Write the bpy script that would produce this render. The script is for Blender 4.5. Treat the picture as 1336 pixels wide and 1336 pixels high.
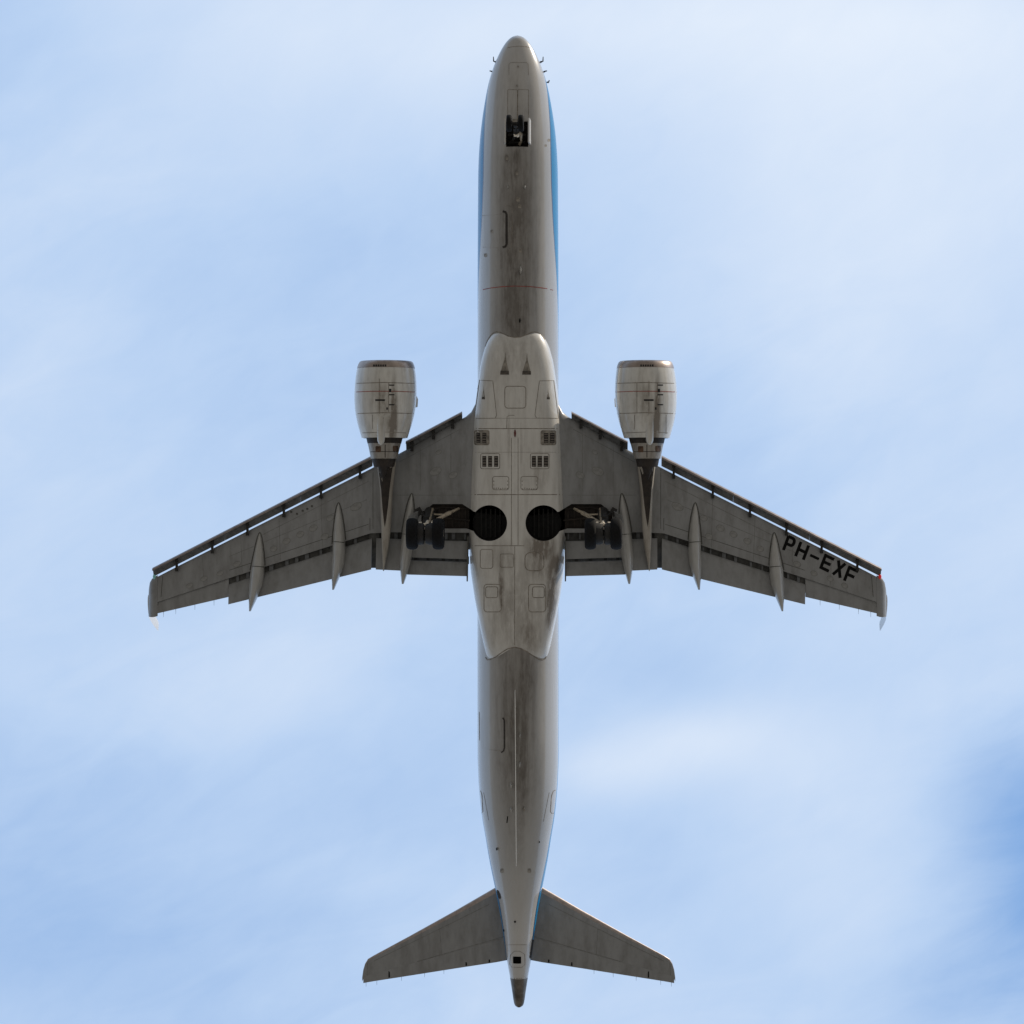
import bpy, bmesh, math, random
import numpy as np
from mathutils import Vector, Matrix
from mathutils.bvhtree import BVHTree

random.seed(7)
for _o in list(bpy.data.objects):
    bpy.data.objects.remove(_o)
SC = bpy.context.scene
COL = SC.collection

# ------------------------------------------------------------------ camera, world, sun, exposure
S = 33.6                    # photo pixels (1336 wide) per metre at the height of the wing root
DIST = 100.0                # metres from the lens up to the wing root
EYE = Vector((-3.57, 0.0, 1.7))      # the zenith lies a little right of the picture's middle
FRAME = 1336 / S

cam_data = bpy.data.cameras.new('camera')
cam = bpy.data.objects.new('camera', cam_data)
COL.objects.link(cam)
cam.location = EYE
cam.rotation_euler = Vector((0, 0, 1)).to_track_quat('-Z', 'Y').to_euler()
# looking straight up with the nose of the aircraft (+Y) at the top of the picture
cam.matrix_world = Matrix(((-1, 0, 0, EYE.x), (0, 1, 0, EYE.y), (0, 0, -1, EYE.z), (0, 0, 0, 1)))
cam_data.sensor_width = 36.0
cam_data.sensor_fit = 'HORIZONTAL'
cam_data.lens = 36.0 * DIST / FRAME
cam_data.shift_x = EYE.x / FRAME
cam_data.clip_start = 0.1
cam_data.clip_end = 60000.0
SC.camera = cam

SUN_EL, SUN_AZ = math.radians(24), math.radians(50)     # azimuth from the nose towards the port wing
to_sun = Vector((-math.sin(SUN_AZ) * math.cos(SUN_EL), math.cos(SUN_AZ) * math.cos(SUN_EL), math.sin(SUN_EL)))
sun_data = bpy.data.lights.new('sun', 'SUN')
sun_data.energy = 3.6
sun_data.angle = math.radians(0.6)
sun_data.color = (1.0, 0.88, 0.72)
sun = bpy.data.objects.new('sun', sun_data)
COL.objects.link(sun)
sun.rotation_euler = (-to_sun).to_track_quat('-Z', 'Y').to_euler()
sun.location = (-30, 30, 60)

SKY_STRENGTH = 0.12
world = bpy.data.worlds.new('World')
SC.world = world
world.use_nodes = True


def build_world():
    nt = world.node_tree
    N, L = nt.nodes, nt.links
    N.clear()
    out = N.new('ShaderNodeOutputWorld')
    bg = N.new('ShaderNodeBackground')
    bg.inputs['Strength'].default_value = SKY_STRENGTH
    sky = N.new('ShaderNodeTexSky')
    sky.sky_type = 'NISHITA'
    sky.sun_disc = False
    sky.sun_elevation = SUN_EL
    sky.sun_rotation = -SUN_AZ
    sky.air_density = 1.0
    sky.dust_density = 1.0
    sky.ozone_density = 1.0
    tc = N.new('ShaderNodeTexCoord')

    def mth(op, a, b=None, c=None, clamp=False):
        n = N.new('ShaderNodeMath'); n.operation = op; n.use_clamp = clamp
        for i, v in enumerate((a, b, c)):
            if v is None: continue
            if isinstance(v, (int, float)): n.inputs[i].default_value = v
            else: L.new(v, n.inputs[i])
        return n.outputs[0]
    # flat cloud layer: direction projected onto a level sheet above the camera
    sep = N.new('ShaderNodeSeparateXYZ'); L.new(tc.outputs['Generated'], sep.inputs[0])
    zz = mth('MAXIMUM', sep.outputs['Z'], 0.03)
    cx = mth('DIVIDE', sep.outputs['X'], zz)
    cy = mth('DIVIDE', sep.outputs['Y'], zz)
    com = N.new('ShaderNodeCombineXYZ'); L.new(cx, com.inputs[0]); L.new(cy, com.inputs[1])

    def noise(scale, rot, stretch, loc, detail=5.0, rough=0.5, dist=0.0):
        mp = N.new('ShaderNodeMapping')
        mp.vector_type = 'TEXTURE'
        mp.inputs['Rotation'].default_value = (0, 0, math.radians(rot))
        mp.inputs['Scale'].default_value = (stretch[1], stretch[0], 1)
        mp.inputs['Location'].default_value = loc
        L.new(com.outputs[0], mp.inputs[0])
        nz = N.new('ShaderNodeTexNoise')
        nz.inputs['Scale'].default_value = scale
        nz.inputs['Detail'].default_value = detail
        nz.inputs['Roughness'].default_value = rough
        nz.inputs['Distortion'].default_value = dist
        L.new(mp.outputs[0], nz.inputs['Vector'])
        return nz.outputs['Fac']
    n1 = noise(8.0, -28, (1.0, 1.8), (0.3, 0.7, 0), 4.0, 0.42, 0.25)
    n2 = noise(22.0, -34, (1.0, 2.0), (2.3, 1.1, 0), 5.0, 0.5, 0.5)
    d = mth('ADD', 0.50, mth('MULTIPLY', mth('SUBTRACT', n1, 0.5), 0.55))
    d = mth('ADD', d, mth('MULTIPLY', mth('SUBTRACT', n2, 0.5), 0.22))
    n3 = noise(60.0, -40, (1.0, 1.6), (5.3, 4.1, 0), 6.0, 0.6, 0.9)
    n4 = noise(40.0, -22, (1.0, 2.4), (1.3, 8.1, 0), 6.0, 0.58, 1.2)
    d = mth('ADD', d, mth('MULTIPLY', mth('SUBTRACT', n3, 0.5), 0.08))
    d = mth('ADD', d, mth('MULTIPLY', mth('SUBTRACT', n4, 0.5), 0.16))
    # thicker and thinner banks of the veil: (pixel x, pixel y, radius x, radius y, amount)
    BANKS = [(900, 10, 560, 130, 0.30), (1250, 120, 300, 200, 0.16), (520, 90, 230, 150, 0.10), (1080, 400, 300, 300, 0.13),
             (790, 1005, 90, 42, 0.22), (900, 965, 100, 48, 0.26), (1010, 930, 90, 50, 0.08), (1090, 1060, 150, 120, 0.22), (1130, 1200, 110, 90, 0.10), (1390, 1140, 115, 135, -0.56), (1290, 1300, 130, 70, -0.16), (60, 40, 120, 120, 0.04), (900, 520, 120, 90, -0.10), (700, 640, 400, 120, -0.05), (130, 1010, 160, 70, -0.06), (420, 250, 160, 260, 0.06), (60, 1250, 300, 170, -0.14),
             (880, 880, 150, 70, -0.10), (270, 360, 150, 90, -0.05), (30, 60, 160, 160, -0.10), (1200, 880, 170, 120, 0.03),
             (300, 900, 260, 90, 0.10), (150, 640, 160, 120, 0.04), (480, 1130, 160, 60, 0.08), (1300, 1000, 80, 60, -0.08)]
    for (px, py, rx, ry, amt) in BANKS:
        k = 1.0 / (S * DIST)
        ox, oy = -(px - 668) * k - EYE.x / DIST, -(py - 668) * k
        dx = mth('DIVIDE', mth('SUBTRACT', cx, ox), rx * k)
        dy = mth('DIVIDE', mth('SUBTRACT', cy, oy), ry * k)
        r2 = mth('MULTIPLY', mth('ADD', mth('MULTIPLY', dx, dx), mth('MULTIPLY', dy, dy)), mth('ADD', 0.2, mth('ADD', n4, mth('MULTIPLY', n2, 0.6))))
        g = mth('POWER', 2.71828, mth('MULTIPLY', r2, -1.0))
        d = mth('ADD', d, mth('MULTIPLY', g, amt))
    d = mth('MINIMUM', mth('MAXIMUM', d, 0.02), 0.97)
    # a thin veil scatters blue, a thick one white
    k = 1.0 / SKY_STRENGTH
    ramp = N.new('ShaderNodeValToRGB')
    L.new(d, ramp.inputs[0])
    el = ramp.color_ramp.elements
    el[0].position, el[0].color = 0.0, (*VEIL[0], 1)
    el[1].position, el[1].color = 1.0, (*VEIL[2], 1)
    e = el.new(0.5); e.color = (*VEIL[1], 1)
    vm = N.new('ShaderNodeVectorMath'); vm.operation = 'SCALE'
    L.new(ramp.outputs[0], vm.inputs[0]); vm.inputs['Scale'].default_value = k
    mix = N.new('ShaderNodeMix'); mix.data_type = 'RGBA'
    mix.inputs[0].default_value = 0.88
    L.new(sky.outputs[0], mix.inputs[6])
    L.new(vm.outputs[0], mix.inputs[7])
    L.new(mix.outputs[2], bg.inputs['Color'])
    L.new(bg.outputs[0], out.inputs['Surface'])


VEIL = ((0.24, 0.445, 0.82), (0.555, 0.725, 0.99), (0.90, 0.98, 1.09))
build_world()
SC.view_settings.view_transform = 'Standard'
SC.view_settings.look = 'None'
SC.view_settings.exposure = 0.0
SC.view_settings.gamma = 1.0
SC.view_settings.use_curve_mapping = False
SC.cycles.max_bounces = 6
SC.render.film_transparent = False

# ------------------------------------------------------------------ materials


class NT:
    """small helper to wire a principled material"""
    def __init__(self, name):
        self.m = bpy.data.materials.new(name)
        self.m.use_nodes = True
        self.t = self.m.node_tree
        self.N, self.L = self.t.nodes, self.t.links
        self.b = self.N['Principled BSDF']
        self.co = self.N.new('ShaderNodeTexCoord').outputs['Object']

    def put(self, sock, v):
        if isinstance(v, (int, float)): sock.default_value = v
        elif isinstance(v, tuple): sock.default_value = v if len(v) != 3 or sock.type == 'VECTOR' else (*v, 1)
        else: self.L.new(v, sock)

    def math(self, op, a, b=None, clamp=False):
        n = self.N.new('ShaderNodeMath'); n.operation = op; n.use_clamp = clamp
        self.put(n.inputs[0], a)
        if b is not None: self.put(n.inputs[1], b)
        return n.outputs[0]

    def mix(self, f, a, b, mode='MIX'):
        n = self.N.new('ShaderNodeMix'); n.data_type = 'RGBA'; n.blend_type = mode
        self.put(n.inputs[0], f); self.put(n.inputs[6], a); self.put(n.inputs[7], b)
        return n.outputs[2]

    def noise(self, scale, stretch=(1, 1, 1), detail=4, rough=0.55, loc=(0, 0, 0)):
        mp = self.N.new('ShaderNodeMapping')
        mp.inputs['Scale'].default_value = stretch
        mp.inputs['Location'].default_value = loc
        self.L.new(self.co, mp.inputs[0])
        n = self.N.new('ShaderNodeTexNoise')
        n.inputs['Scale'].default_value = scale
        n.inputs['Detail'].default_value = detail
        n.inputs['Roughness'].default_value = rough
        self.L.new(mp.outputs[0], n.inputs['Vector'])
        return n.outputs['Fac']

    def ramp(self, v, lo, hi, a=0.0, b=1.0):
        n = self.N.new('ShaderNodeMapRange'); n.interpolation_type = 'SMOOTHSTEP'
        self.put(n.inputs[0], v)
        n.inputs[1].default_value = lo; n.inputs[2].default_value = hi
        n.inputs[3].default_value = a; n.inputs[4].default_value = b
        return n.outputs[0]

    def spot(self, c, r):
        """soft-edged patch (1 inside, 0 outside) of dirt with its own place on the object"""
        a = self.N.new('ShaderNodeVectorMath'); a.operation = 'SUBTRACT'
        self.L.new(self.co, a.inputs[0]); a.inputs[1].default_value = c
        m = self.N.new('ShaderNodeVectorMath'); m.operation = 'DIVIDE'
        self.L.new(a.outputs[0], m.inputs[0]); m.inputs[1].default_value = r
        l = self.N.new('ShaderNodeVectorMath'); l.operation = 'LENGTH'
        self.L.new(m.outputs[0], l.inputs[0])
        return self.ramp(l.outputs['Value'], 0.15, 1.0, 1.0, 0.0)

    def set(self, **k):
        for n, v in k.items():
            self.put(self.b.inputs[n.replace('_', ' ')], v)
        return self

    def bump(self, h, strength=0.1, dist=0.01):
        n = self.N.new('ShaderNodeBump')
        n.inputs['Strength'].default_value = strength; n.inputs['Distance'].default_value = dist
        self.put(n.inputs['Height'], h)
        self.L.new(n.outputs[0], self.b.inputs['Normal'])
        return self


def paint(name, col, dirt=(0.16, 0.14, 0.11), amount=0.35, rough=0.35, coat=0.2, spots=(), coat_rough=0.15, metallic=0.0, streak=(3.0, 0.35, 3.0), bump=0.02):
    t = NT(name)
    a = t.noise(1.3, streak, 6, 0.6)
    b = t.noise(5.0, (1.0, 0.6, 1.0), 5, 0.6, (3, 1, 2))
    f = t.math('MULTIPLY', t.ramp(a, 0.36, 0.72), amount)
    f = t.math('ADD', f, t.math('MULTIPLY', t.ramp(b, 0.45, 0.8), amount * 0.5))
    for (c, r, s) in spots:
        nz = t.ramp(t.noise(2.4, (2.8, 0.8, 2.8), 7, 0.68, (c[1], c[0], 5)), 0.22, 0.6)
        f = t.math('ADD', f, t.math('MULTIPLY', t.math('MULTIPLY', t.spot(c, r), nz), s))
    f = t.math('MINIMUM', f, 0.92)
    t.set(Base_Color=t.mix(f, col, dirt), Roughness=t.math('ADD', t.math('MULTIPLY', f, 0.3), rough), Metallic=metallic, Coat_Weight=coat, Coat_Roughness=coat_rough)
    t.bump(t.noise(0.9, (1, 1, 1), 2), bump, 0.05)
    return t.m


def flat(name, col, rough=0.6, metallic=0.0, var=0.25, scale=6.0):
    t = NT(name)
    n = t.noise(scale, (1, 1, 1), 5)
    dark = tuple(c * (1 - var) for c in col)
    light = tuple(min(1, c * (1 + var)) for c in col)
    t.set(Base_Color=t.mix(t.ramp(n, 0.3, 0.7), dark, light), Roughness=rough, Metallic=metallic)
    return t.m


MAT = {}

# ------------------------------------------------------------------ from photo pixels to the aircraft's own metres
X0 = -(674.6 - 668) / S                       # where the keel line stands
ROOT = bpy.data.objects.new('airliner', None)
COL.objects.link(ROOT)
ROOT.location = (X0, 0, EYE.z + DIST)
ROOT.empty_display_size = 2
EYE_L = Vector((EYE.x - X0, 0, -DIST))        # the lens in the aircraft's frame


def at(px, py, z=0.0):
    p0 = Vector((-(px - 668) / S - X0, -(py - 668) / S, 0))
    return EYE_L + (p0 - EYE_L) * ((DIST + z) / DIST)


def ray(px, py):
    p0 = Vector((-(px - 668) / S - X0, -(py - 668) / S, 0))
    return (p0 - EYE_L).normalized()


OFFSET = {ROOT.name: Vector((0, 0, 0))}
MIRROR = False
SPAN = 1.0033


def mesh_obj(name, verts, faces, mats, parent=None, smooth=True, midx=None, recentre=True, sharp=35, mirror=None, stuff=False):
    mirror = MIRROR if mirror is None else mirror
    verts = [Vector(v) for v in verts]
    if mirror:
        verts = [Vector((-v.x * SPAN, v.y, v.z)) for v in verts]
        faces = [tuple(reversed(f)) for f in faces]
    parent = parent or ROOT
    c = Vector((0, 0, 0))
    if recentre and verts:
        lo = Vector((min(v.x for v in verts), min(v.y for v in verts), min(v.z for v in verts)))
        hi = Vector((max(v.x for v in verts), max(v.y for v in verts), max(v.z for v in verts)))
        c = (lo + hi) / 2
    me = bpy.data.meshes.new(name)
    me.from_pydata([v - c for v in verts], [], faces)
    if not isinstance(mats, (list, tuple)): mats = [mats]
    for m in mats: me.materials.append(MAT[m])
    if midx is not None:
        me.polygons.foreach_set('material_index', midx)
    me.polygons.foreach_set('use_smooth', [smooth] * len(me.polygons))
    me.update()
    if smooth and sharp:
        me.set_sharp_from_angle(angle=math.radians(sharp))
    o = bpy.data.objects.new(name, me)
    COL.objects.link(o)
    o.parent = parent
    OFFSET[o.name] = c
    o.location = c - OFFSET[parent.name]
    if stuff: o['kind'] = 'stuff'
    return o


class MB:
    """collects several shapes for one mesh"""
    def __init__(self):
        self.v, self.f, self.m = [], [], []

    def add(self, v, f, m=0):
        b = len(self.v)
        self.v += [Vector(x) for x in v]
        self.f += [tuple(i + b for i in q) for q in f]
        self.m += [m] * len(f)
        return self

    def box(self, c, size, rot=None, m=0, taper=1.0):
        hx, hy, hz = size[0] / 2, size[1] / 2, size[2] / 2
        v = []
        for z in (-hz, hz):
            k = 1.0 if z < 0 else taper
            v += [Vector((-hx * k, -hy * k, z)), Vector((hx * k, -hy * k, z)), Vector((hx * k, hy * k, z)), Vector((-hx * k, hy * k, z))]
        if rot is not None: v = [rot @ q for q in v]
        v = [q + Vector(c) for q in v]
        return self.add(v, [(3, 2, 1, 0), (4, 5, 6, 7), (0, 1, 5, 4), (1, 2, 6, 5), (2, 3, 7, 6), (3, 0, 4, 7)], m)

    def tube(self, pts, r, n=10, m=0, cap=True):
        pts = [Vector(p) for p in pts]
        rr = r if isinstance(r, (list, tuple)) else [r] * len(pts)
        rings = []
        for i, p in enumerate(pts):
            d = (pts[min(i + 1, len(pts) - 1)] - pts[max(i - 1, 0)]).normalized()
            u = d.cross(Vector((0, 0, 1)))
            if u.length < 0.05: u = d.cross(Vector((0, 1, 0)))
            u.normalize(); w = d.cross(u)
            rings.append([p + u * (rr[i] * math.cos(2 * math.pi * k / n)) + w * (rr[i] * math.sin(2 * math.pi * k / n)) for k in range(n)])
        return self.loft(rings, m, cap)

    def loft(self, rings, m=0, cap=True):
        n = len(rings[0])
        v = [q for r in rings for q in r]
        f = []
        for i in range(len(rings) - 1):
            for k in range(n):
                a, b = i * n + k, i * n + (k + 1) % n
                f.append((a, b, b + n, a + n))
        if cap:
            f.append(tuple(reversed(range(n))))
            f.append(tuple((len(rings) - 1) * n + k for k in range(n)))
        return self.add(v, f, m)

    def lathe(self, c, axis, prof, n=28, m=0, closed=False):
        """prof: (distance along axis, radius)"""
        axis = Vector(axis).normalized()
        u = axis.orthogonal().normalized(); w = axis.cross(u)
        rings = [[Vector(c) + axis * a + u * (r * math.cos(2 * math.pi * k / n)) + w * (r * math.sin(2 * math.pi * k / n)) for k in range(n)] for a, r in prof]
        if closed: rings.append(rings[0])
        return self.loft(rings, m, not closed)

    def obj(self, name, mats, parent=None, **k):
        bm = bmesh.new()
        vs = [bm.verts.new(v) for v in self.v]
        for f, m in zip(self.f, self.m):
            try:
                q = bm.faces.new([vs[i] for i in f]); q.material_index = m
            except ValueError:
                pass
        if k.pop('fix', True):
            bmesh.ops.recalc_face_normals(bm, faces=bm.faces)
        bm.verts.index_update()
        v = [x.co.copy() for x in bm.verts]
        f = [tuple(y.index for y in x.verts) for x in bm.faces]
        mi = [x.material_index for x in bm.faces]
        bm.free()
        return mesh_obj(name, v, f, mats, parent, midx=mi, **k)


def pchip(xs, ys):
    xs, ys = list(xs), list(ys)
    n = len(xs)
    h = [xs[i + 1] - xs[i] for i in range(n - 1)]
    dl = [(ys[i + 1] - ys[i]) / h[i] for i in range(n - 1)]
    d = [0.0] * n
    d[0], d[-1] = dl[0], dl[-1]
    for i in range(1, n - 1):
        if dl[i - 1] * dl[i] > 0:
            w1, w2 = 2 * h[i] + h[i - 1], h[i] + 2 * h[i - 1]
            d[i] = (w1 + w2) / (w1 / dl[i - 1] + w2 / dl[i])

    def f(x):
        if x <= xs[0]: return ys[0]
        if x >= xs[-1]: return ys[-1]
        i = 0
        while x > xs[i + 1]: i += 1
        t = (x - xs[i]) / h[i]
        return (ys[i] * (1 + 2 * t) * (1 - t) ** 2 + h[i] * d[i] * t * (1 - t) ** 2 + ys[i + 1] * t * t * (3 - 2 * t) + h[i] * d[i + 1] * t * t * (t - 1))
    return f


def host(*objs):
    """ray target built from finished meshes, in the aircraft's frame"""
    vs, fs = [], []
    for o in objs:
        b = len(vs); c = OFFSET[o.name]
        vs += [v.co + c for v in o.data.vertices]
        fs += [tuple(b + i for i in p.vertices) for p in o.data.polygons]
    return BVHTree.FromPolygons(vs, fs)


def hit(bvh, px, py, off):
    d = ray(px, py)
    loc, nor, _, _ = bvh.ray_cast(EYE_L, d, 300)
    if loc is None: return None
    if nor.dot(d) > 0: nor = -nor
    return loc + nor * off


def densify(pts, step=4.0, closed=False):
    out = []
    n = len(pts)
    for i in range(n if closed else n - 1):
        a, b = pts[i], pts[(i + 1) % n]
        k = max(1, int(math.hypot(b[0] - a[0], b[1] - a[1]) / step))
        out += [(a[0] + (b[0] - a[0]) * j / k, a[1] + (b[1] - a[1]) * j / k) for j in range(k)]
    if not closed: out.append(pts[-1])
    return out


def ribbon(mb, bvh, pts, width, off=0.004, closed=False, m=0, step=4.0):
    """a strip laid on a surface along a line, width in photo pixels"""
    p = densify(pts, step, closed)
    n = len(p)
    rows = []
    for i in range(n):
        a = p[i - 1] if (i > 0 or closed) else p[i]
        c = p[(i + 1) % n] if (i < n - 1 or closed) else p[i]
        dx, dy = c[0] - a[0], c[1] - a[1]
        l = math.hypot(dx, dy) or 1
        nx, ny = -dy / l * width / 2, dx / l * width / 2
        q1, q2 = hit(bvh, p[i][0] + nx, p[i][1] + ny, off), hit(bvh, p[i][0] - nx, p[i][1] - ny, off)
        rows.append((q1, q2) if q1 is not None and q2 is not None else None)
    rng = n if closed else n - 1
    for i in range(rng):
        a, b = rows[i], rows[(i + 1) % n]
        if a is None or b is None: continue
        if (a[0] - b[0]).length > 0.8 or (a[0] - a[1]).length > 0.8: continue
        mb.add([a[0], a[1], b[1], b[0]], [(0, 1, 2, 3)], m)
    return mb


def patch(mb, bvh, outline, off=0.008, rings=4, thick=0.0, m=0, step=3.0):
    """a plate laid on a surface inside a star-shaped outline of photo pixels"""
    o = densify(outline, step, True)
    cx = sum(p[0] for p in o) / len(o); cy = sum(p[1] for p in o) / len(o)
    n = len(o)
    lv = []
    for r in range(rings, 0, -1):
        k = r / rings
        row = [hit(bvh, cx + (p[0] - cx) * k, cy + (p[1] - cy) * k, off) for p in o]
        if any(q is None for q in row): return mb
        lv.append(row)
    c = hit(bvh, cx, cy, off)
    if c is None: return mb
    v = [q for row in lv for q in row] + [c]
    f = []
    for i in range(len(lv) - 1):
        for k in range(n):
            a, b = i * n + k, i * n + (k + 1) % n
            f.append((a, b, b + n, a + n))
    last = (len(lv) - 1) * n
    for k in range(n):
        f.append((last + k, last + (k + 1) % n, len(v) - 1))
    if thick:
        b0 = len(v)
        v += [hit(bvh, p[0], p[1], off - thick) for p in o]
        for k in range(n):
            f.append(((k + 1) % n, k, b0 + k, b0 + (k + 1) % n))
    return mb.add(v, f, m)


def rrect(x0, y0, x1, y1, r=2.5, n=4):
    out = []
    for cx, cy, a0 in ((x1 - r, y0 + r, -90), (x1 - r, y1 - r, 0), (x0 + r, y1 - r, 90), (x0 + r, y0 + r, 180)):
        for i in range(n + 1):
            a = math.radians(a0 + 90 * i / n)
            out.append((cx + r * math.cos(a), cy + r * math.sin(a)))
    return out


def boolean(o, cutters):
    """cut real openings; the cutters' own material lines the hole"""
    cs = []
    for (v, f, mat) in cutters:
        me = bpy.data.meshes.new('opening'); me.from_pydata([Vector(q) for q in v], [], f)
        bm = bmesh.new(); bm.from_mesh(me); bmesh.ops.recalc_face_normals(bm, faces=bm.faces); bm.to_mesh(me); bm.free()
        me.materials.append(MAT[mat])
        c = bpy.data.objects.new('opening', me); COL.objects.link(c)
        c.matrix_world = Matrix.Translation(ROOT.location)
        md = o.modifiers.new('opening', 'BOOLEAN'); md.operation = 'DIFFERENCE'; md.solver = 'EXACT'; md.object = c
        md.material_mode = 'TRANSFER'
        cs.append(c)
    bpy.context.view_layer.update()
    dg = bpy.context.evaluated_depsgraph_get()
    me = bpy.data.meshes.new_from_object(o.evaluated_get(dg), preserve_all_data_layers=True, depsgraph=dg)
    o.modifiers.clear()
    old = o.data; o.data = me
    me.name = o.name
    bpy.data.meshes.remove(old)
    me.polygons.foreach_set('use_smooth', [True] * len(me.polygons))
    me.set_sharp_from_angle(angle=math.radians(30))
    for c in cs:
        m = c.data; bpy.data.objects.remove(c); bpy.data.meshes.remove(m)


def prism(outline, z0, z1, mat, zref=None):
    zr = z0 if zref is None else zref
    n = len(outline)
    a = [at(p[0], p[1], zr) for p in outline]
    v = [Vector((q.x, q.y, z0)) for q in a] + [Vector((q.x, q.y, z1)) for q in a]
    f = [tuple(range(n)), tuple(range(2 * n - 1, n - 1, -1))] + [(i, (i + 1) % n, n + (i + 1) % n, n + i) for i in range(n)]
    return (v, f, mat)


def mirrored(c):
    v, f, m = c
    return ([Vector((-q.x, q.y, q.z)) for q in v], [tuple(reversed(g)) for g in f], m)


def circle(cx, cy, r, n=40):
    return [(cx + r * math.cos(2 * math.pi * i / n), cy + r * math.sin(2 * math.pi * i / n)) for i in range(n)]


# ------------------------------------------------------------------ paints and metals of the aircraft
def fuselage_paint():
    t = NT('fuselage paint')
    sep = t.N.new('ShaderNodeSeparateXYZ'); t.L.new(t.co, sep.inputs[0])
    y, z, x = sep.outputs['Y'], sep.outputs['Z'], sep.outputs['X']
    yl_ = lambda py: at(674.6, py, 0.5).y
    # belly grime: long streaks, heavier behind the nose gear and aft of the wing
    a = t.noise(1.2, (3.4, 0.22, 3.0), 7, 0.62)
    b = t.noise(4.5, (1.4, 0.5, 1.4), 6, 0.62, (3, 1, 2))
    f = t.math('MULTIPLY', t.ramp(a, 0.34, 0.7), 0.34)
    f = t.math('ADD', f, t.math('MULTIPLY', t.ramp(b, 0.42, 0.8), 0.16))
    low = t.ramp(z, -0.62, 0.25, 1.0, 0.0)
    f = t.math('MULTIPLY', f, t.math('ADD', t.math('MULTIPLY', low, 0.8), 0.2))
    c = lambda px, py: tuple(at(px, py, -0.5))
    for (cc, r, s) in [(c(671, 320), (0.85, 5.2, 1.2), 0.42), (c(668, 214), (0.5, 1.0, 1.0), 0.5), (c(674, 205), (0.22, 0.55, 1.0), 0.5), (c(678, 265), (0.3, 1.3, 1), 0.4),
                       (c(672, 410), (0.8, 1.7, 1), 0.35), (c(690, 888), (0.36, 1.7, 1), 0.42), (c(683, 1000), (0.3, 4.5, 1), 0.5), (c(668, 960), (0.7, 4.5, 1.1), 0.38),
                       (c(679, 1100), (0.25, 2.4, 2.2), 0.5), (c(661, 206), (0.12, 0.2, 1), 0.7), (c(674, 226), (0.15, 0.3, 1), 0.6), (c(655, 852), (0.3, .35, 1), 0.4),
                       (c(664, 1100), (0.35, 2.6, 2.2), 0.3)]:
        nz = t.ramp(t.noise(2.0, (3.0, 0.6, 2.5), 6, 0.65, (cc[1], cc[0], 5)), 0.2, 0.6)
        f = t.math('ADD', f, t.math('MULTIPLY', t.math('MULTIPLY', t.spot(cc, r), nz), s * 0.7))
    f = t.math('ADD', f, t.math('MULTIPLY', t.math('MULTIPLY', t.ramp(t.math('ABSOLUTE', x), 0.35, 1.15, 1.0, 0.0), t.ramp(t.math('ABSOLUTE', t.math('SUBTRACT', y, yl_(640))), 10.5, 15.5, 1.0, 0.0)), t.ramp(t.noise(0.9, (2.0, 0.25, 1), 5, 0.6, (4, 4, 4)), 0.2, 0.8, 0.32, 0.52)))  # broad darker band down the belly centre, fading towards the sides
    f = t.math('MULTIPLY', t.math('MINIMUM', f, 0.95), t.ramp(b, 0.2, 0.75, 0.82, 1.0))
    ymid = t.ramp(y, yl_(1240), yl_(1120), 1.0, 0.0)
    ynose = t.ramp(y, yl_(260), yl_(120), 0.0, 0.35)
    clean = t.mix(t.math('ADD', ymid, ynose), (0.37, 0.362, 0.345), (0.48, 0.47, 0.45))
    base = t.mix(f, clean, (0.07, 0.057, 0.043))
    # sky blue upper body with a dark blue cheat line under it
    yl = lambda py: at(674.6, py, 1.2).y
    lo, hi = yl(1330), yl(40)
    u = t.math('DIVIDE', t.math('SUBTRACT', y, lo), hi - lo)
    fc = t.N.new('ShaderNodeFloatCurve')
    t.L.new(u, fc.inputs['Value'])
    cv = fc.mapping.curves[0]
    pts = [(1330, 2.6), (1262, 2.15), (1240, 1.95), (1200, 1.70), (1165, 1.52), (1110, 1.32), (1040, 1.14), (1000, 1.10), (470, 1.10), (420, 1.0), (370, 0.78), (320, 0.52), (270, 0.36), (220, 0.30), (180, 0.36), (140, 0.45), (105, 0.56), (80, 0.66), (62, 0.85), (40, 1.3)]
    pts = [((yl(p) - lo) / (hi - lo), q / 3.0) for p, q in pts]
    cv.points[0].location = pts[0]; cv.points[1].location = pts[-1]
    for p in pts[1:-1]: cv.points.new(*p)
    fc.mapping.update()
    bz = t.math('MULTIPLY', fc.outputs[0], 3.0)
    up = t.math('GREATER_THAN', z, bz)
    st = t.math('GREATER_THAN', z, t.math('SUBTRACT', bz, 0.07))
    base = t.mix(st, base, (0.012, 0.05, 0.13))
    base = t.mix(up, base, (0.0, 0.19, 0.42))
    t.set(Base_Color=base, Roughness=t.math('ADD', 0.27, t.math('MULTIPLY', f, 0.25)), Coat_Weight=t.math('SUBTRACT', 1.0, t.math('MULTIPLY', up, 0.85)), Coat_Roughness=0.045)
    t.bump(t.noise(0.8, (1, 0.6, 1), 2), 0.03, 0.05)
    return t.m


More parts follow.
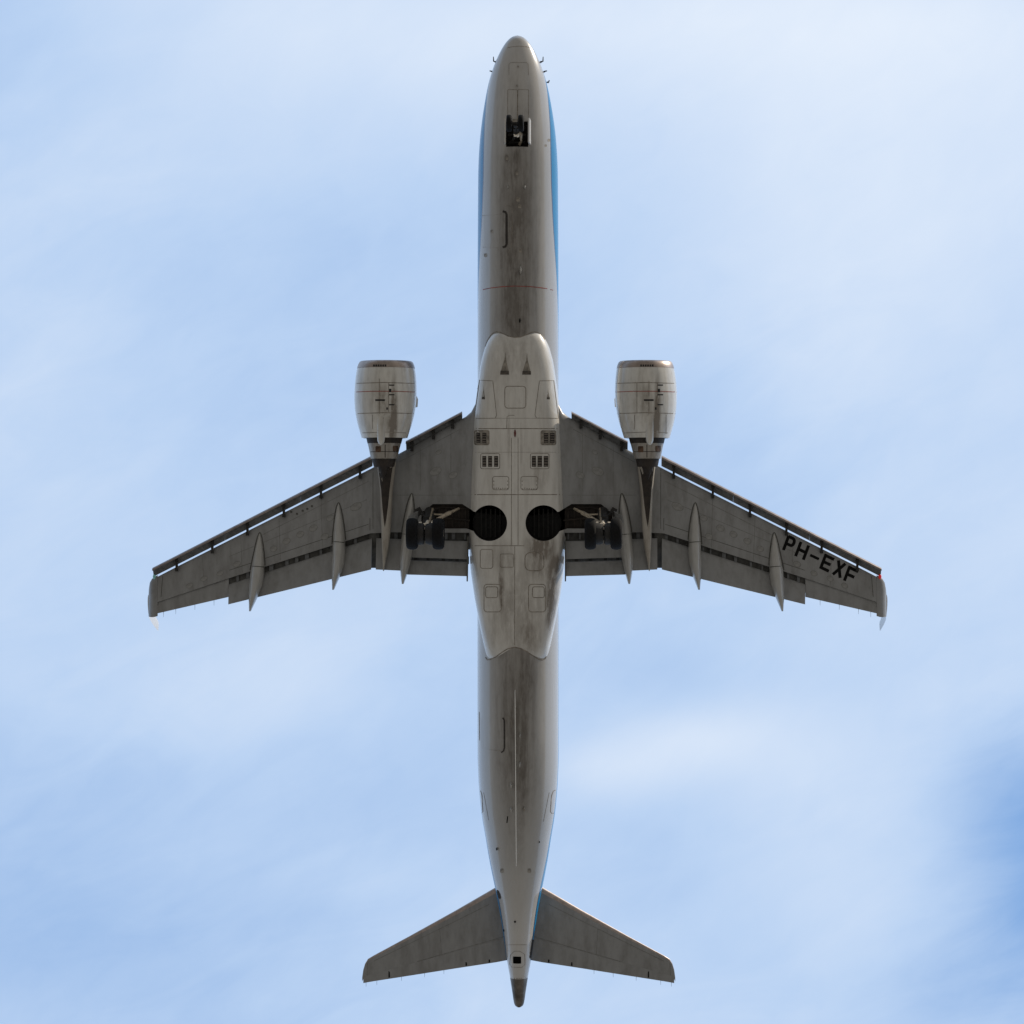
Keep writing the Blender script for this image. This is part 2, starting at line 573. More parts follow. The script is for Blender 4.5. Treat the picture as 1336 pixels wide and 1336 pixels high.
MAT['fuselage'] = fuselage_paint()
A = lambda px, py, z=-0.8: tuple(at(px, py, z))
MAT['fairing'] = paint('fairing paint', (0.59, 0.58, 0.545), (0.13, 0.105, 0.08), 0.24, 0.36, 0.9, coat_rough=0.06, spots=[
    (A(706, 712), (0.8, 0.75, 1), 1.0), (A(703, 735), (0.75, 1.0, 1), 0.55), (A(722, 765), (0.42, 2.1, 1.2), 0.8), (A(718, 800), (0.35, 1.6, 1.2), 0.8),
    (A(655, 725), (0.9, 0.8, 1), 0.3), (A(654, 765), (0.16, 1.5, 1), 0.7), (A(705, 622), (0.55, 0.8, 1), 0.32), (A(672, 800), (1.8, 2.6, 1), 0.42),
    (A(672, 460), (1.2, 1.6, 1), 0.3), (A(690, 835), (0.8, 1.0, 1), 0.4), (A(664, 570), (0.1, 1.6, 1), 0.35), (A(680, 585), (0.08, 1.4, 1), 0.35), (A(728, 735), (0.3, .6, 1), 0.8)])
MAT['wing'] = paint('wing grey paint', (0.252, 0.258, 0.262), (0.125, 0.122, 0.115), 0.5, 0.4, 0.15, streak=(1.9, 0.45, 1.9))
MAT['flap'] = paint('flap grey paint', (0.252, 0.257, 0.26), (0.09, 0.085, 0.07), 0.3, 0.45, 0.0, streak=(2.6, 0.5, 2.6))
MAT['canoe'] = paint('flap fairing paint', (0.36, 0.36, 0.345), (0.14, 0.12, 0.09), 0.22, 0.3, 1.0)
MAT['wing_soft'] = flat('faint wing joint', (0.15, 0.15, 0.143), 0.6, 0, 0.25)
MAT['beacon'] = flat('beacon glass', (0.10, 0.008, 0.006), 0.2, 0, 0.2)
MAT['mark_brown'] = flat('oily black strip', (0.018, 0.013, 0.009), 0.5, 0, 0.4)
MAT['pylon'] = paint('pylon paint', (0.36, 0.34, 0.30), (0.10, 0.07, 0.045), 0.5, 0.4, 0.1)
MAT['cowl'] = paint('cowling paint', (0.60, 0.59, 0.55), (0.13, 0.105, 0.075), 0.34, 0.32, 1.0, coat_rough=0.05, streak=(3.2, 0.4, 3.2), spots=[
    ((-0.42, -0.25, -1.1), (0.2, 1.5, 1.5), 1.1), ((-0.30, -0.9, -1.1), (0.28, 0.9, 1.5), 0.9), ((-0.05, 0.05, -1.2), (0.3, 1.1, 1.5), 0.55), ((0.35, 0.2, -1.1), (0.5, 1.2, 1.5), 0.3)])
MAT['lip'] = flat('polished inlet lip', (0.33, 0.28, 0.25), 0.36, 1.0, 0.2, 3)
MAT['slat_nose'] = flat('bare slat nose', (0.26, 0.225, 0.21), 0.36, 1.0, 0.15, 3)
MAT['cove'] = flat('slat back paint', (0.10, 0.105, 0.11), 0.5, 0, 0.3)
MAT['cove_dark'] = flat('flap cove primer and gap shade', (0.065, 0.065, 0.06), 0.7, 0, 0.45, 3)
MAT['black'] = flat('dark opening', (0.012, 0.012, 0.012), 0.8, 0, 0.4)
MAT['bay'] = flat('gear bay', (0.016, 0.011, 0.008), 0.8, 0, 0.6, 2.5)
MAT['seam'] = flat('joint sealant', (0.20, 0.175, 0.145), 0.7, 0, 0.4)
MAT['seam_soft'] = flat('faint joint', (0.22, 0.2, 0.17), 0.6, 0, 0.35)
MAT['wing_seam'] = flat('wing joint', (0.075, 0.075, 0.068), 0.7, 0, 0.35)
MAT['wing_panel'] = flat('wing access panel', (0.225, 0.226, 0.22), 0.45, 0, 0.15)
MAT['red'] = flat('red line', (0.26, 0.05, 0.035), 0.5, 0, 0.3)
MAT['mark'] = flat('black marking', (0.004, 0.004, 0.004), 0.6, 0, 0.2)
MAT['mark'].node_tree.nodes['Principled BSDF'].inputs['Specular IOR Level'].default_value = 0.1
MAT['rubber'] = flat('tyre rubber', (0.008, 0.008, 0.0085), 0.8, 0, 0.3, 12)
MAT['rubber'].node_tree.nodes['Principled BSDF'].inputs['Specular IOR Level'].default_value = 0.15
MAT['steel'] = flat('gear steel paint', (0.36, 0.31, 0.24), 0.35, 0.3, 0.35)
MAT['chrome'] = flat('bright gear metal', (0.85, 0.78, 0.66), 0.25, 0.0, 0.1)
MAT['dark_metal'] = flat('dark gear metal', (0.016, 0.015, 0.014), 0.75, 0.0, 0.4)
MAT['hot'] = flat('heat stained metal', (0.09, 0.055, 0.036), 0.45, 0.7, 0.5, 4)
MAT['soot_and_shade'] = flat('sooty heat shield and core shade', (0.022, 0.016, 0.012), 0.6, 0.2, 0.5, 4)
MAT['core'] = paint('core cowl metal', (0.33, 0.31, 0.28), (0.08, 0.06, 0.045), 0.5, 0.35, 0.0, metallic=0.5)
MAT['tail_metal'] = flat('tail cone metal', (0.13, 0.115, 0.10), 0.4, 0.7, 0.35, 3)
MAT['white'] = paint('bright white paint', (0.62, 0.63, 0.64), (0.4, 0.38, 0.34), 0.15, 0.3, 0.3)
MAT['strake'] = paint('strake paint', (0.85, 0.85, 0.83), (0.4, 0.38, 0.34), 0.05, 0.3, 0.3)
MAT['well_rib'] = flat('well lining rib', (0.018, 0.017, 0.016), 0.7, 0, 0.4)
MAT['throat'] = flat('inlet throat', (0.07, 0.06, 0.05), 0.7, 0, 0.4)
MAT['blue'] = flat('sky blue paint', (0.0, 0.27, 0.56), 0.3, 0, 0.08)
MAT['stab_edge'] = flat('stabiliser nose metal', (0.36, 0.31, 0.285), 0.4, 0.8, 0.15)


def glow(name, col):
    t = NT(name); t.set(Base_Color=(col[0] * 0.8, col[1] * 0.8, col[2] * 0.8), Roughness=0.15, Emission_Color=col, Emission_Strength=0.12)
    return t.m


MAT['red_lamp'] = glow('red lamp glass', (0.9, 0.03, 0.03))
MAT['green_lamp'] = glow('green lamp glass', (0.22, 0.48, 0.46))
t = NT('ground'); g1 = t.noise(0.02, (1, 1, 1), 8, 0.6); g2 = t.noise(1.5, (1, 1, 1), 6, 0.6)
gc = t.mix(t.ramp(g1, 0.35, 0.65), (0.285, 0.24, 0.185), (0.255, 0.22, 0.17))
t.set(Base_Color=t.mix(t.ramp(g2, 0.3, 0.7), gc, t.mix(0.5, gc, (0.30, 0.255, 0.205))), Roughness=0.95)
MAT['ground'] = t.m

# ------------------------------------------------------------------ the ground under the camera
gv, gf = [], []
R = 20000.0
gm = bpy.data.meshes.new('ground')
gm.from_pydata([(-R, -R, 0), (R, -R, 0), (R, R, 0), (-R, R, 0)], [], [(0, 1, 2, 3)])
gm.materials.append(MAT['ground'])
ground = bpy.data.objects.new('ground', gm); COL.objects.link(ground)
ground['kind'] = 'structure'

def seam(hostb, pts, w, parent, mat='seam', off=0.004, closed=False, step=4.0, name='skin_joint'):
    mb = MB(); ribbon(mb, hostb, pts, w, off, closed, step=step)
    if mb.v: return mb.obj(name, [mat], parent, smooth=False)


# ------------------------------------------------------------------ fuselage
FW = [(46.3, 0.6), (47.3, 5), (49.5, 9), (52.5, 12.4), (60, 18.2), (75, 26.2), (90, 32.3), (105, 37), (120, 40.4), (135, 43.2), (150, 45.7), (180, 49.4), (210, 51.4), (230, 52),
      (420, 52.8), (860, 53.2), (980, 53.0), (1020, 51.6), (1050, 49.1), (1065, 47.3), (1095, 42.3), (1110, 40), (1140, 34.5), (1160, 30.4), (1190, 24.7), (1220, 20.2),
      (1250, 16.1), (1280, 10.9), (1295, 8.6), (1308, 6.6), (1312, 5.0), (1313.5, 2.5)]
ZB = [(46.3, 0.42), (50, 0.25), (60, 0.08), (90, -0.22), (130, -0.42), (180, -0.52), (230, -0.55), (940, -0.55), (1000, -0.42), (1060, -0.05), (1110, 0.38), (1160, 0.85), (1250, 1.62), (1313.5, 2.12)]
ZT = [(46.3, 0.46), (50, 0.62), (60, 0.85), (90, 1.45), (120, 2.0), (150, 2.5), (190, 2.85), (240, 2.95), (1000, 2.95), (1160, 2.92), (1250, 2.78), (1313.5, 2.42)]
fw, zb, zt = pchip(*zip(*FW)), pchip(*zip(*ZB)), pchip(*zip(*ZT))
CX = 676.2


def fus_ring(py, n=112):
    b, tp = zb(py), zt(py)
    zc = (b + tp) / 2
    c = at(CX, py, zc)
    hw = fw(py) / S * (DIST + zc) / DIST
    hh = (tp - b) / 2
    out = []
    for k in range(n):
        a = 2 * math.pi * k / n
        out.append(Vector((c.x * 0 + hw * math.sin(a), c.y, zc - hh * math.cos(a))))
    return out


stations = [46.3, 46.7, 47.3, 48.3, 49.5, 51, 52.5, 55, 58, 62, 66] + list(np.arange(70, 240, 6)) + list(np.arange(240, 960, 24)) + list(np.arange(960, 1305, 7)) + [1308, 1310, 1312, 1313, 1313.5]
m = MB().loft([fus_ring(float(p)) for p in stations])
fuselage = m.obj('fuselage', ['fuselage', 'tail_metal'], recentre=False)
# burnt tail cone: a part of its own behind the joint
for p in fuselage.data.polygons:
    if p.center.y < at(CX, 1275, 2).y: p.material_index = 1

well_c = [(708.9, 682.5), (637.6, 682.5)]
round_cut = prism(circle(709.0, 682.5, 23.4), -2.0, 0.25, 'black', -0.85)
gear_bay = [(701, 670), (722, 669), (729.5, 667.5), (745.4, 657.6), (784, 657.6), (792, 664), (799, 673), (800, 689.8), (740, 689.6), (727, 694), (701, 694)]
bay_cut = prism(gear_bay, -2.0, -0.02, 'bay', -0.5)
nose_cut = prism([(660.2, 158.5), (689.2, 158.5), (689.2, 191.5), (660.2, 191.5)], -2.0, 0.15, 'bay', -0.5)
apu_cut = prism(rrect(669.2, 1247.6, 680, 1257.4, 1.2), 0.8, 2.1, 'black', 1.65)
big_round = prism(circle(709.0, 682.5, 24.2), -2.0, 0.3, 'black', -0.85)
boolean(fuselage, [big_round, mirrored(big_round), nose_cut, apu_cut])

# ------------------------------------------------------------------ belly fairing
BW = [(425, 26), (432, 31), (437, 34.5), (445, 39), (455, 43), (470, 46.8), (495, 50.6), (521, 54), (552, 57.8), (590, 60.3), (645, 62.3), (690, 62.8), (720, 62.4), (742, 61.3), (760, 58.8), (780, 55.8), (810, 50.2), (840, 44.2), (855, 40.6), (863, 37.5), (875, 31)]
BZ = [(425, 0.0), (432, -0.33), (436, -0.45), (441, -0.545), (450, -0.63), (470, -0.74), (500, -0.82), (560, -0.88), (700, -0.88), (760, -0.82), (800, -0.70), (844, -0.55), (848, -0.51), (854, -0.43), (861, -0.25), (866, -0.02), (875, 0.3)]
bw, bz = pchip(*zip(*BW)), pchip(*zip(*BZ))


def fair_ring(py, n=96):
    b = bz(py)
    zc = max(0.45, b + 0.35)
    c = at(674.6, py, 0)
    hw = bw(py) / S
    e = 2 / 3.6
    out = []
    for k in range(n):
        a = 2 * math.pi * k / n
        s, co = math.sin(a), -math.cos(a)
        x = hw * math.copysign(abs(s) ** e, s)
        if co < 0: z = zc - (zc - b) * abs(co) ** e
        else: z = zc + 0.75 * abs(co) ** e
        out.append(Vector((x, c.y, z)))
    return out


ys = sorted(set([p[0] for p in BZ] + [p[0] for p in BW] + [428, 430, 434, 439, 443, 447, 852, 857, 859, 866] + list(range(480, 850, 14))))
belly = MB().loft([fair_ring(float(p)) for p in ys]).obj('belly_fairing', ['fairing'], recentre=False)
boolean(belly, [round_cut, mirrored(round_cut), bay_cut, mirrored(bay_cut)])

# ------------------------------------------------------------------ wings


def yt(u, t):
    return 5 * t * (0.2969 * math.sqrt(max(u, 0)) - 0.126 * u - 0.3516 * u * u + 0.2843 * u ** 3 - 0.1036 * u ** 4)


def lin(pts):
    def f(x):
        if x <= pts[0][0]:
            a, b = pts[0], pts[1]
        else:
            a, b = pts[-2], pts[-1]
            for i in range(len(pts) - 1):
                if pts[i][0] <= x <= pts[i + 1][0]:
                    a, b = pts[i], pts[i + 1]; break
        return a[1] + (b[1] - a[1]) * (x - a[0]) / (b[0] - a[0])
    return f


def foil_ring(le, te, t, u0=0.0, u1=1.0, n=14, lo=0.8, up=1.2):
    """section between chord fractions u0 and u1; le, te are points, t the thickness ratio"""
    c = (te - le).length
    us = [u0 + (u1 - u0) * (1 - math.cos(math.pi * i / n)) / 2 for i in range(n + 1)]
    top = [le + (te - le) * u + Vector((0, 0, up * yt(u, t) * c)) for u in reversed(us)]
    bot = [le + (te - le) * u - Vector((0, 0, lo * yt(u, t) * c)) for u in us]
    if u0 == 0.0: bot = bot[1:]
    if u1 == 1.0:
        top = [top[0] + Vector((0, 0, 0.004))] + top[1:]
        bot[-1] = bot[-1] - Vector((0, 0, 0.004))
    return top + bot


wing_z = lambda px: -0.08 + 0.072 * max(0.0, (px - 735) / S)
LE = lin([(690, 500), (728, 526), (734, 537.5), (741, 543.6), (810, 582), (866, 611.9), (1142, 751.1), (1150, 757)])
BOX = lin([(690, 695), (737, 695), (861, 694.3), (1050, 754.2), (1150, 787.6)])
TE = lin([(690, 746), (864, 743), (1050, 788), (1144, 806), (1150, 808)])
THICK = lin([(690, 0.125), (860, 0.115), (1150, 0.10)])
wing_x = [690, 715, 728, 734, 741, 760, 786, 810, 838, 866, 900, 940, 980, 1020, 1050, 1090, 1120, 1143.5]


def wing_rings(xs):
    out = []
    for x in xs:
        z = wing_z(x)
        le, te = at(x, LE(x), z), at(x, TE(x), z)
        k = (BOX(x) - LE(x)) / (TE(x) - LE(x))
        out.append(foil_ring(le, te, THICK(x), 0.0, k, 18))
    return out


def low_z(px, py):
    """height of the wing's lower skin"""
    u = (py - LE(px)) / (TE(px) - LE(px))
    c = (TE(px) - LE(px)) / S
    return wing_z(px) - 0.8 * yt(min(1, max(0, u)), THICK(px)) * c


def body(stns, name, mat, parent=None, u0=0.0, u1=1.0, n=12, t=0.12, lo=0.9, up=1.1, **k):
    """aerofoil body through (le, te) pairs"""
    rings = [foil_ring(le, te, t if not isinstance(t, list) else t[i], u0, u1, n, lo, up) for i, (le, te) in enumerate(stns)]
    return MB().loft(rings).obj(name, mat, parent, **k)


def make_wing(side):
    global MIRROR
    MIRROR = side < 0
    w = MB().loft(wing_rings(wing_x)).obj('wing', ['wing'], recentre=False)
    if side > 0: boolean(w, [bay_cut, round_cut])
    else: boolean(w, [mirrored(bay_cut), mirrored(round_cut)])
    return w


wing_port = make_wing(1)
wing_star = make_wing(-1)
MIRROR = False
H_WING = host(wing_port)
H_FUS = host(fuselage)
H_FAIR = host(belly)
WING = {1: wing_port, -1: wing_star}

# ------------------------------------------------------------------ movable surfaces and fittings of both wings
SLAT_F = lin([(745, 536.4), (816, 574), (863.7, 594.4), (1150.4, 741)])
SLAT_R = lin([(745, 547), (810, 582.5), (866.5, 609.7), (1142, 748.6)])


def slat(x0, x1, parent=None):
    rings = []
    for x in np.linspace(x0, x1, 6):
        x = float(x)
        z = wing_z(x) - 0.10
        f, r = at(x, SLAT_F(x), z), at(x, SLAT_R(x), z)
        d = r - f
        prof = [(1.0, 0.12), (0.7, 0.135), (0.35, 0.10), (0.1, 0.02), (0.0, -0.07), (0.03, -0.13), (0.13, -0.185), (0.26, -0.21), (0.34, -0.205),
                (0.29, -0.175), (0.27, -0.10), (0.38, 0.0), (0.65, 0.075), (1.0, 0.105)]
        rings.append([f + d * u + Vector((0, 0, zz)) for u, zz in prof])
    n = len(rings[0])
    mb = MB()
    v = [q for rg in rings for q in rg]
    fcs, mi = [], []
    for i in range(len(rings) - 1):
        for k in range(n):
            fcs.append((i * n + k, i * n + (k + 1) % n, (i + 1) * n + (k + 1) % n, (i + 1) * n + k)); mi.append(0 if k < 8 else 1)
    fcs.append(tuple(reversed(range(n)))); fcs.append(tuple((len(rings) - 1) * n + k for k in range(n))); mi += [0, 0]
    mb.v, mb.f, mb.m = v, fcs, mi
    return mb.obj('slat', ['slat_nose', 'cove'], parent, sharp=50)


def canoe(rows, zdrop, parent=None):
    """flap track fairing: rows of (py, centre px, half width px, depth below the wing, height of its own top)"""
    rings = []
    for (py, cx, hw, dep, top) in rows:
        zw = low_z(cx, min(py, TE(cx) - 3))
        b = zw - dep
        c = at(cx, py, b + 0.15)
        h = hw / S
        ring = []
        for k in range(20):
            a = 2 * math.pi * k / 20
            s, co = math.sin(a), -math.cos(a)
            zc = b + max(0.03, (dep + top) * 0.8)
            zz = zc + (co * (zc - b) if co < 0 else co * (zw + top - zc))
            ring.append(Vector((c.x + h * math.copysign(abs(s) ** 0.95, s), c.y, zz)))
        rings.append(ring)
    return MB().loft(rings).obj('flap_track_fairing', ['canoe'], parent)


C1 = [(645, 811.3, .5, 0.0, .05), (650, 812, 2.2, .05, .05), (660, 813, 4.3, .14, .05), (675, 814.4, 6.2, .27, .05), (690, 815.8, 7.4, .38, .05), (708, 817.4, 8.3, .52, .0), (725, 818.6, 8.2, .78, -.12),
      (738, 819.5, 6.6, .97, -.38), (748, 820.2, 4.8, 1.10, -.62), (756, 820.7, 2.9, 1.18, -.85), (761.8, 821, 1.3, 1.2, -1.05)]
C2 = [(657, 907, .5, 0.0, .05), (662, 907, 2.3, .05, .05), (672, 906.8, 4.4, .13, .05), (686, 906.6, 6.4, .24, .05), (700, 906.5, 7.8, .36, .05), (722, 906.8, 8.8, .58, .0), (735, 907.6, 8.4, .80, -.12),
      (746, 908.8, 6.7, .97, -.4), (755, 910, 4.8, 1.08, -.62), (763, 911.2, 2.8, 1.15, -.82), (769.4, 912, 1.3, 1.18, -1.02)]
C3 = [(696, 1010, .5, 0.0, .05), (701, 1010.2, 2.3, .05, .05), (710, 1010.6, 4.2, .12, .05), (722, 1011.2, 6.3, .23, .05), (735, 1012.2, 8.2, .35, .05), (750, 1013.8, 9.4, .56, .0), (763, 1015.3, 8.9, .78, -.12),
      (774, 1017, 6.8, .94, -.4), (783, 1018.5, 4.9, 1.05, -.62), (791, 1019.8, 2.8, 1.12, -.82), (797.4, 1020.7, 1.2, 1.14, -.98)]


def edge_body(name, mat, xs, f_le, f_te, z_le, z_te, t=0.13, parent=None, lo=0.8, up=1.2):
    st = [(at(x, f_le(x), z_le(x)), at(x, f_te(x), z_te(x))) for x in xs]
    return body(st, name, [mat], parent, t=t, lo=lo, up=up)


for side in (1, -1):
    MIRROR = side < 0
    W = WING[side]
    # slats with their tracks
    def track_box(x, parent):
        """slat track: a bar running from the slat back into the wing nose"""
        y0, y1 = SLAT_F(x) + 5, LE(x) + 4
        z = wing_z(x) - 0.13
        a, b = at(x, y0, z), at(x, y1, z - 0.03)
        mb = MB(); mid = (a + b) / 2
        mb.box(mid, (0.085, abs(a.y - b.y), 0.14))
        mb.box((b.x, b.y - 0.0, b.z - 0.02), (0.11, 0.13, 0.12))
        mb.box((a.x, a.y - 0.05, a.z - 0.02), (0.12, 0.10, 0.10))
        return mb.obj('slat_track', ['dark_metal'], parent, smooth=False)
    for (x0, x1, tr) in ((745.6, 819, (758, 783, 811)), (863, 956.7, (879, 930)), (956.9, 1056.1, (978.5, 1026)), (1056.3, 1149.6, (1072, 1118.5))):
        s = slat(x0, x1)
        for x in tr: track_box(x, s)
    # spoilers and the cove above the flaps
    top = lambda x, y: wing_z(x) + 1.2 * yt((y - LE(x)) / (TE(x) - LE(x)), THICK(x)) * (TE(x) - LE(x)) / S
    for (x0, x1) in ((736, 788.4), (787.8, 860.6), (859.8, 922.4), (921.8, 986.4), (985.8, 1051.2)):
        mb = MB(); v = []
        for x in (x0, x1):
            y0, y1 = BOX(x) - 1.5, BOX(x) + (19 if x > 862 else 22)
            z0 = top(x, BOX(x)) - 0.02 - (0.012 if int(x0) % 2 else 0.0)
            a, b = at(x, y0, z0), at(x, y1, z0 - 0.10)
            v += [a, b, b + Vector((0, 0, 0.035)), a + Vector((0, 0, 0.035))]
        mb.add(v, [(0, 1, 2, 3), (7, 6, 5, 4), (0, 4, 5, 1), (1, 5, 6, 2), (2, 6, 7, 3), (3, 7, 4, 0)])
        sp = mb.obj('spoiler_panel', ['cove_dark'], smooth=False)
        for i in range(4):
            x = x0 + (x1 - x0) * (i + 0.5 + random.uniform(-.25, .25)) / 4
            a = at(x, BOX(x) + 4.5, top(x, BOX(x)) - 0.09)
            MB().box(a, (random.uniform(.04, .16), 0.27, 0.13)).obj('cove_rib', ['cove'], sp, smooth=False)
    # outboard flap
    fl_le = lin([(863.5, 702.3), (1050.4, 762.0)]); fl_te = lin([(863.5, 743), (1050.4, 788.6)])
    xs = [863.5, 910, 957, 1004, 1050.4]
    flap_o = edge_body('flap', 'flap', xs, fl_le, fl_te, lambda x: low_z(x, BOX(x)) + 0.10, lambda x: low_z(x, BOX(x)) - 0.42, 0.15)
    # inboard flap: main vane, aft vane, and the plain length behind the engine
    edge_body('flap', 'flap', [738, 765, 792, 819], lin([(738, 706.0), (819, 704)]), lin([(738, 729.6), (819, 727)]), lambda x: low_z(x, 694) + 0.06, lambda x: low_z(x, 694) - 0.17, 0.17)
    edge_body('aft_flap', 'flap', [738.5, 765, 792, 816], lin([(738, 733.2), (819, 730.8)]), lin([(738, 751.8), (819, 749.6)]), lambda x: low_z(x, 694) - 0.14, lambda x: low_z(x, 694) - 0.50, 0.13)
    edge_body('flap', 'flap', [820.5, 840, 857.6], lin([(820, 703.5), (858, 702)]), lin([(820, 744.8), (858, 743)]), lambda x: low_z(x, 694) + 0.06, lambda x: low_z(x, 694) - 0.42, 0.14)
    # dark plates added behind the flap gaps, shade put in as colour
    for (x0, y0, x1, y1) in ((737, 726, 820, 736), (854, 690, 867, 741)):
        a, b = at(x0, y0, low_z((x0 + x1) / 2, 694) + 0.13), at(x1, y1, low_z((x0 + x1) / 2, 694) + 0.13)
        MB().box((a + b) / 2, (abs(a.x - b.x), abs(a.y - b.y), 0.04)).obj('gap_shade_plate', ['cove_dark'], smooth=False)
    for x in (752, 770, 790, 806):
        a = at(x, 732, low_z(x, 694) - 0.03); MB().box(a, (0.12, 0.28, 0.06)).obj('flap_bracket', ['dark_metal'], smooth=False)
    a, b = at(736.6, 700, -0.5), at(736.9, 758.6, -0.7)
    mb = MB()
    v = [Vector((a.x, a.y, -0.25)), Vector((a.x, a.y, -0.42)), Vector((b.x, b.y + .25, -0.78)), Vector((b.x, b.y, -0.74)), Vector((b.x, b.y + .2, -0.6))]
    n = len(v); w2 = [q + Vector((-0.05, 0, 0)) for q in v]
    mb.add(v + w2, [tuple(range(n)), tuple(range(2 * n - 1, n - 1, -1))] + [(i, (i + 1) % n, n + (i + 1) % n, n + i) for i in range(n)])
    mb.obj('flap_end_plate', ['wing_seam'], smooth=False)
    # aileron
    al = lin([(1050.7, 753.6), (1143.4, 784.4)]); at_ = lin([(1051.5, 779), (1143.4, 800.2)])
    edge_body('aileron', 'wing', [1050.7, 1080, 1110, 1144.6], al, at_, lambda x: low_z(x, BOX(x)) + 0.085, lambda x: low_z(x, BOX(x)) + 0.02, 0.12)
    # wing tip cap with its lamp, and the winglet standing on it
    rings = []
    for (x, yl, ye, dz, tk) in ((1143.7, 750.5, 803.8, 0, .105), (1148, 752.4, 805, .02, .10), (1151.5, 755.5, 805.3, .06, .09), (1154.2, 760, 805, .15, .08), (1155.8, 768, 804.6, .30, .07), (1156.6, 775, 804.4, .5, .06)):
        z = wing_z(1143) + dz
        rings.append(foil_ring(at(x, yl, z), at(x, ye, z), tk, 0, 1, 12))
    tip = MB().loft(rings).obj('wing_tip', ['wing'])
    st = []
    for (x, yl, ye, z) in ((1156.4, 775.5, 804.4, 1.28), (1155.6, 786, 809, 1.75), (1152.6, 799, 816, 2.4), (1148.0, 811, 823.5, 3.05)):
        le, te = at(x, yl, z), at(x, ye, z)
        st.append((le, te))
    rings = []
    for le, te in st:
        c = (te - le).length
        rg = []
        us = [(1 - math.cos(math.pi * i / 8)) / 2 for i in range(9)]
        rg += [le + (te - le) * u + Vector((1.0 * yt(u, .10) * c, 0, 0)) for u in reversed(us)]
        rg += [le + (te - le) * u - Vector((1.0 * yt(u, .10) * c, 0, 0)) for u in us[1:-1]]
        rings.append(rg)
    MB().loft(rings).obj('winglet', ['white'])
    a = at(1148, 752.6, wing_z(1143) - 0.0)
    mb = MB(); mb.lathe(a, (0, 1, 0), [(-.10, .02), (-.07, .045), (0, .065), (.06, .055), (.10, .02)], 12)
    mb.obj('navigation_light', ['red_lamp' if side > 0 else 'green_lamp'], tip)
    for x, y in ((1070, 783.3), (1095, 789), (1120, 794.6), (1136, 798.4)):
        a = at(x, y, low_z(x, BOX(x)) + .02); MB().tube([a, a + Vector((0, -0.20, 0.0))], [.007, .004], 6).obj('static_wick', ['mark'], W)
    # flap track fairings
    for rows in (C1, C2, C3):
        ft = canoe(rows, 0)
        hb = host(ft) if side > 0 else None
        MIR = MIRROR; MIRROR = False
        if side > 0:
            pass
        MIRROR = MIR
        py = rows[4][0] + (7 if rows is not C3 else 4)
        if side > 0: CANOE_H = CANOE_H if 'CANOE_H' in globals() else {}
        if side > 0: CANOE_H[id(rows)] = hb
        hb = CANOE_H[id(rows)]
        cx = np.interp(py, [r[0] for r in rows], [r[1] for r in rows]); hw = np.interp(py, [r[0] for r in rows], [r[2] for r in rows])
        mb = MB(); ribbon(mb, hb, [(cx - hw * .93, py + .8), (cx, py), (cx + hw * .93, py - .4)], 1.1, 0.005, step=1.5)
        mb.obj('fairing_joint', ['wing_seam'], ft)
        # dark sealant line round the nose, on the wing skin
        mb = MB()
        pl = [(r[1] - r[2] - .7, r[0]) for r in reversed(rows[:6])] + [(rows[0][1], rows[0][0] - 1.4)] + [(r[1] + r[2] + .7, r[0]) for r in rows[:6]]
        ribbon(mb, H_WING, pl, 1.5, 0.004, step=2)
        mb.obj('fairing_seal', ['wing_seam'], W, stuff=False)
    # joints and access panels on the lower skin
    def L2(x0, y0, x1, y1, w=0.8): seam(H_WING, [(x0, y0), (x1, y1)], w, W, 'wing_seam', step=5)
    seam(H_WING, [(868, 628), (1012, 700.5)], .6, W, 'wing_soft')
    L2(868, 684, 1050, 744, .7)
    L2(866, 676, 866, 692, .7)
    
    seam(H_WING, [(748, 560), (828, 603)], .6, W, 'wing_soft')
    seam(H_WING, [(742, 646), (830, 646)], .5, W, 'wing_soft')
    L2(1137, 752, 1141, 800, .8)
    L2(1051, 757, 1051, 762, 1.0)
    L2(862, 612, 862, 690, .6)
    for x in (930, 985, 1035, 1085):
        seam(H_WING, [(x, LE(x) + 4), (x - 2, BOX(x) - 2)], .5, W, 'wing_soft')
    for x in (760, 800):
        seam(H_WING, [(x, LE(x) + 5), (x, 640)], .5, W, 'wing_soft')
    seam(H_WING, [(870, 652), (1050, 726)], .5, W, 'wing_soft')
    for (x, y, rx, ry) in ((884, 661, 8, 4.6), (918, 676, 5, 3.6), (940, 689, 5.5, 4), (957, 697, 5, 3.8), (975, 706, 5, 3.8), (1040, 736, 5, 3.4), (1062, 748, 4.5, 3), (1083, 755, 4.5, 3), (1102, 764, 4.5, 3), (780, 615, 8, 5), (776, 590, 4, 2.6), (757, 620, 6, 4), (925, 700, 5, 3.8), (992, 716, 4.5, 3.6)):
        mb = MB()
        c, s_ = math.cos(math.radians(26)), math.sin(math.radians(26))
        ol = [(x + c * rx * math.cos(a) - s_ * ry * math.sin(a), y + s_ * rx * math.cos(a) + c * ry * math.sin(a)) for a in [2 * math.pi * i / 18 for i in range(18)]]
        patch(mb, H_WING, ol, 0.006, 2, 0.004)
        ribbon(mb, H_WING, ol, 0.5, 0.008, True, 1)
        mb.obj('access_panel', ['wing_panel', 'wing_soft'], W)
MIRROR = False

# a row of dark drain marks on the starboard wing
for (x, y) in ((380, 668), (387.5, 670.5), (395, 666.5), (401, 664), (407, 660.5)):
    H = host(wing_star) if 'H_STAR' not in globals() else H_STAR
    H_STAR = H
    mb = MB(); patch(mb, H_STAR, circle(x, y, 1.6, 8), 0.005, 1); mb.obj('drain_opening', ['wing_seam'], wing_star)

# registration on the port wing
Z8 = lambda p: (p[0] / 7.42 + 990, p[1] / 7.42 + 660)
BASE, UP = (0.905, 0.425), (52, -138)


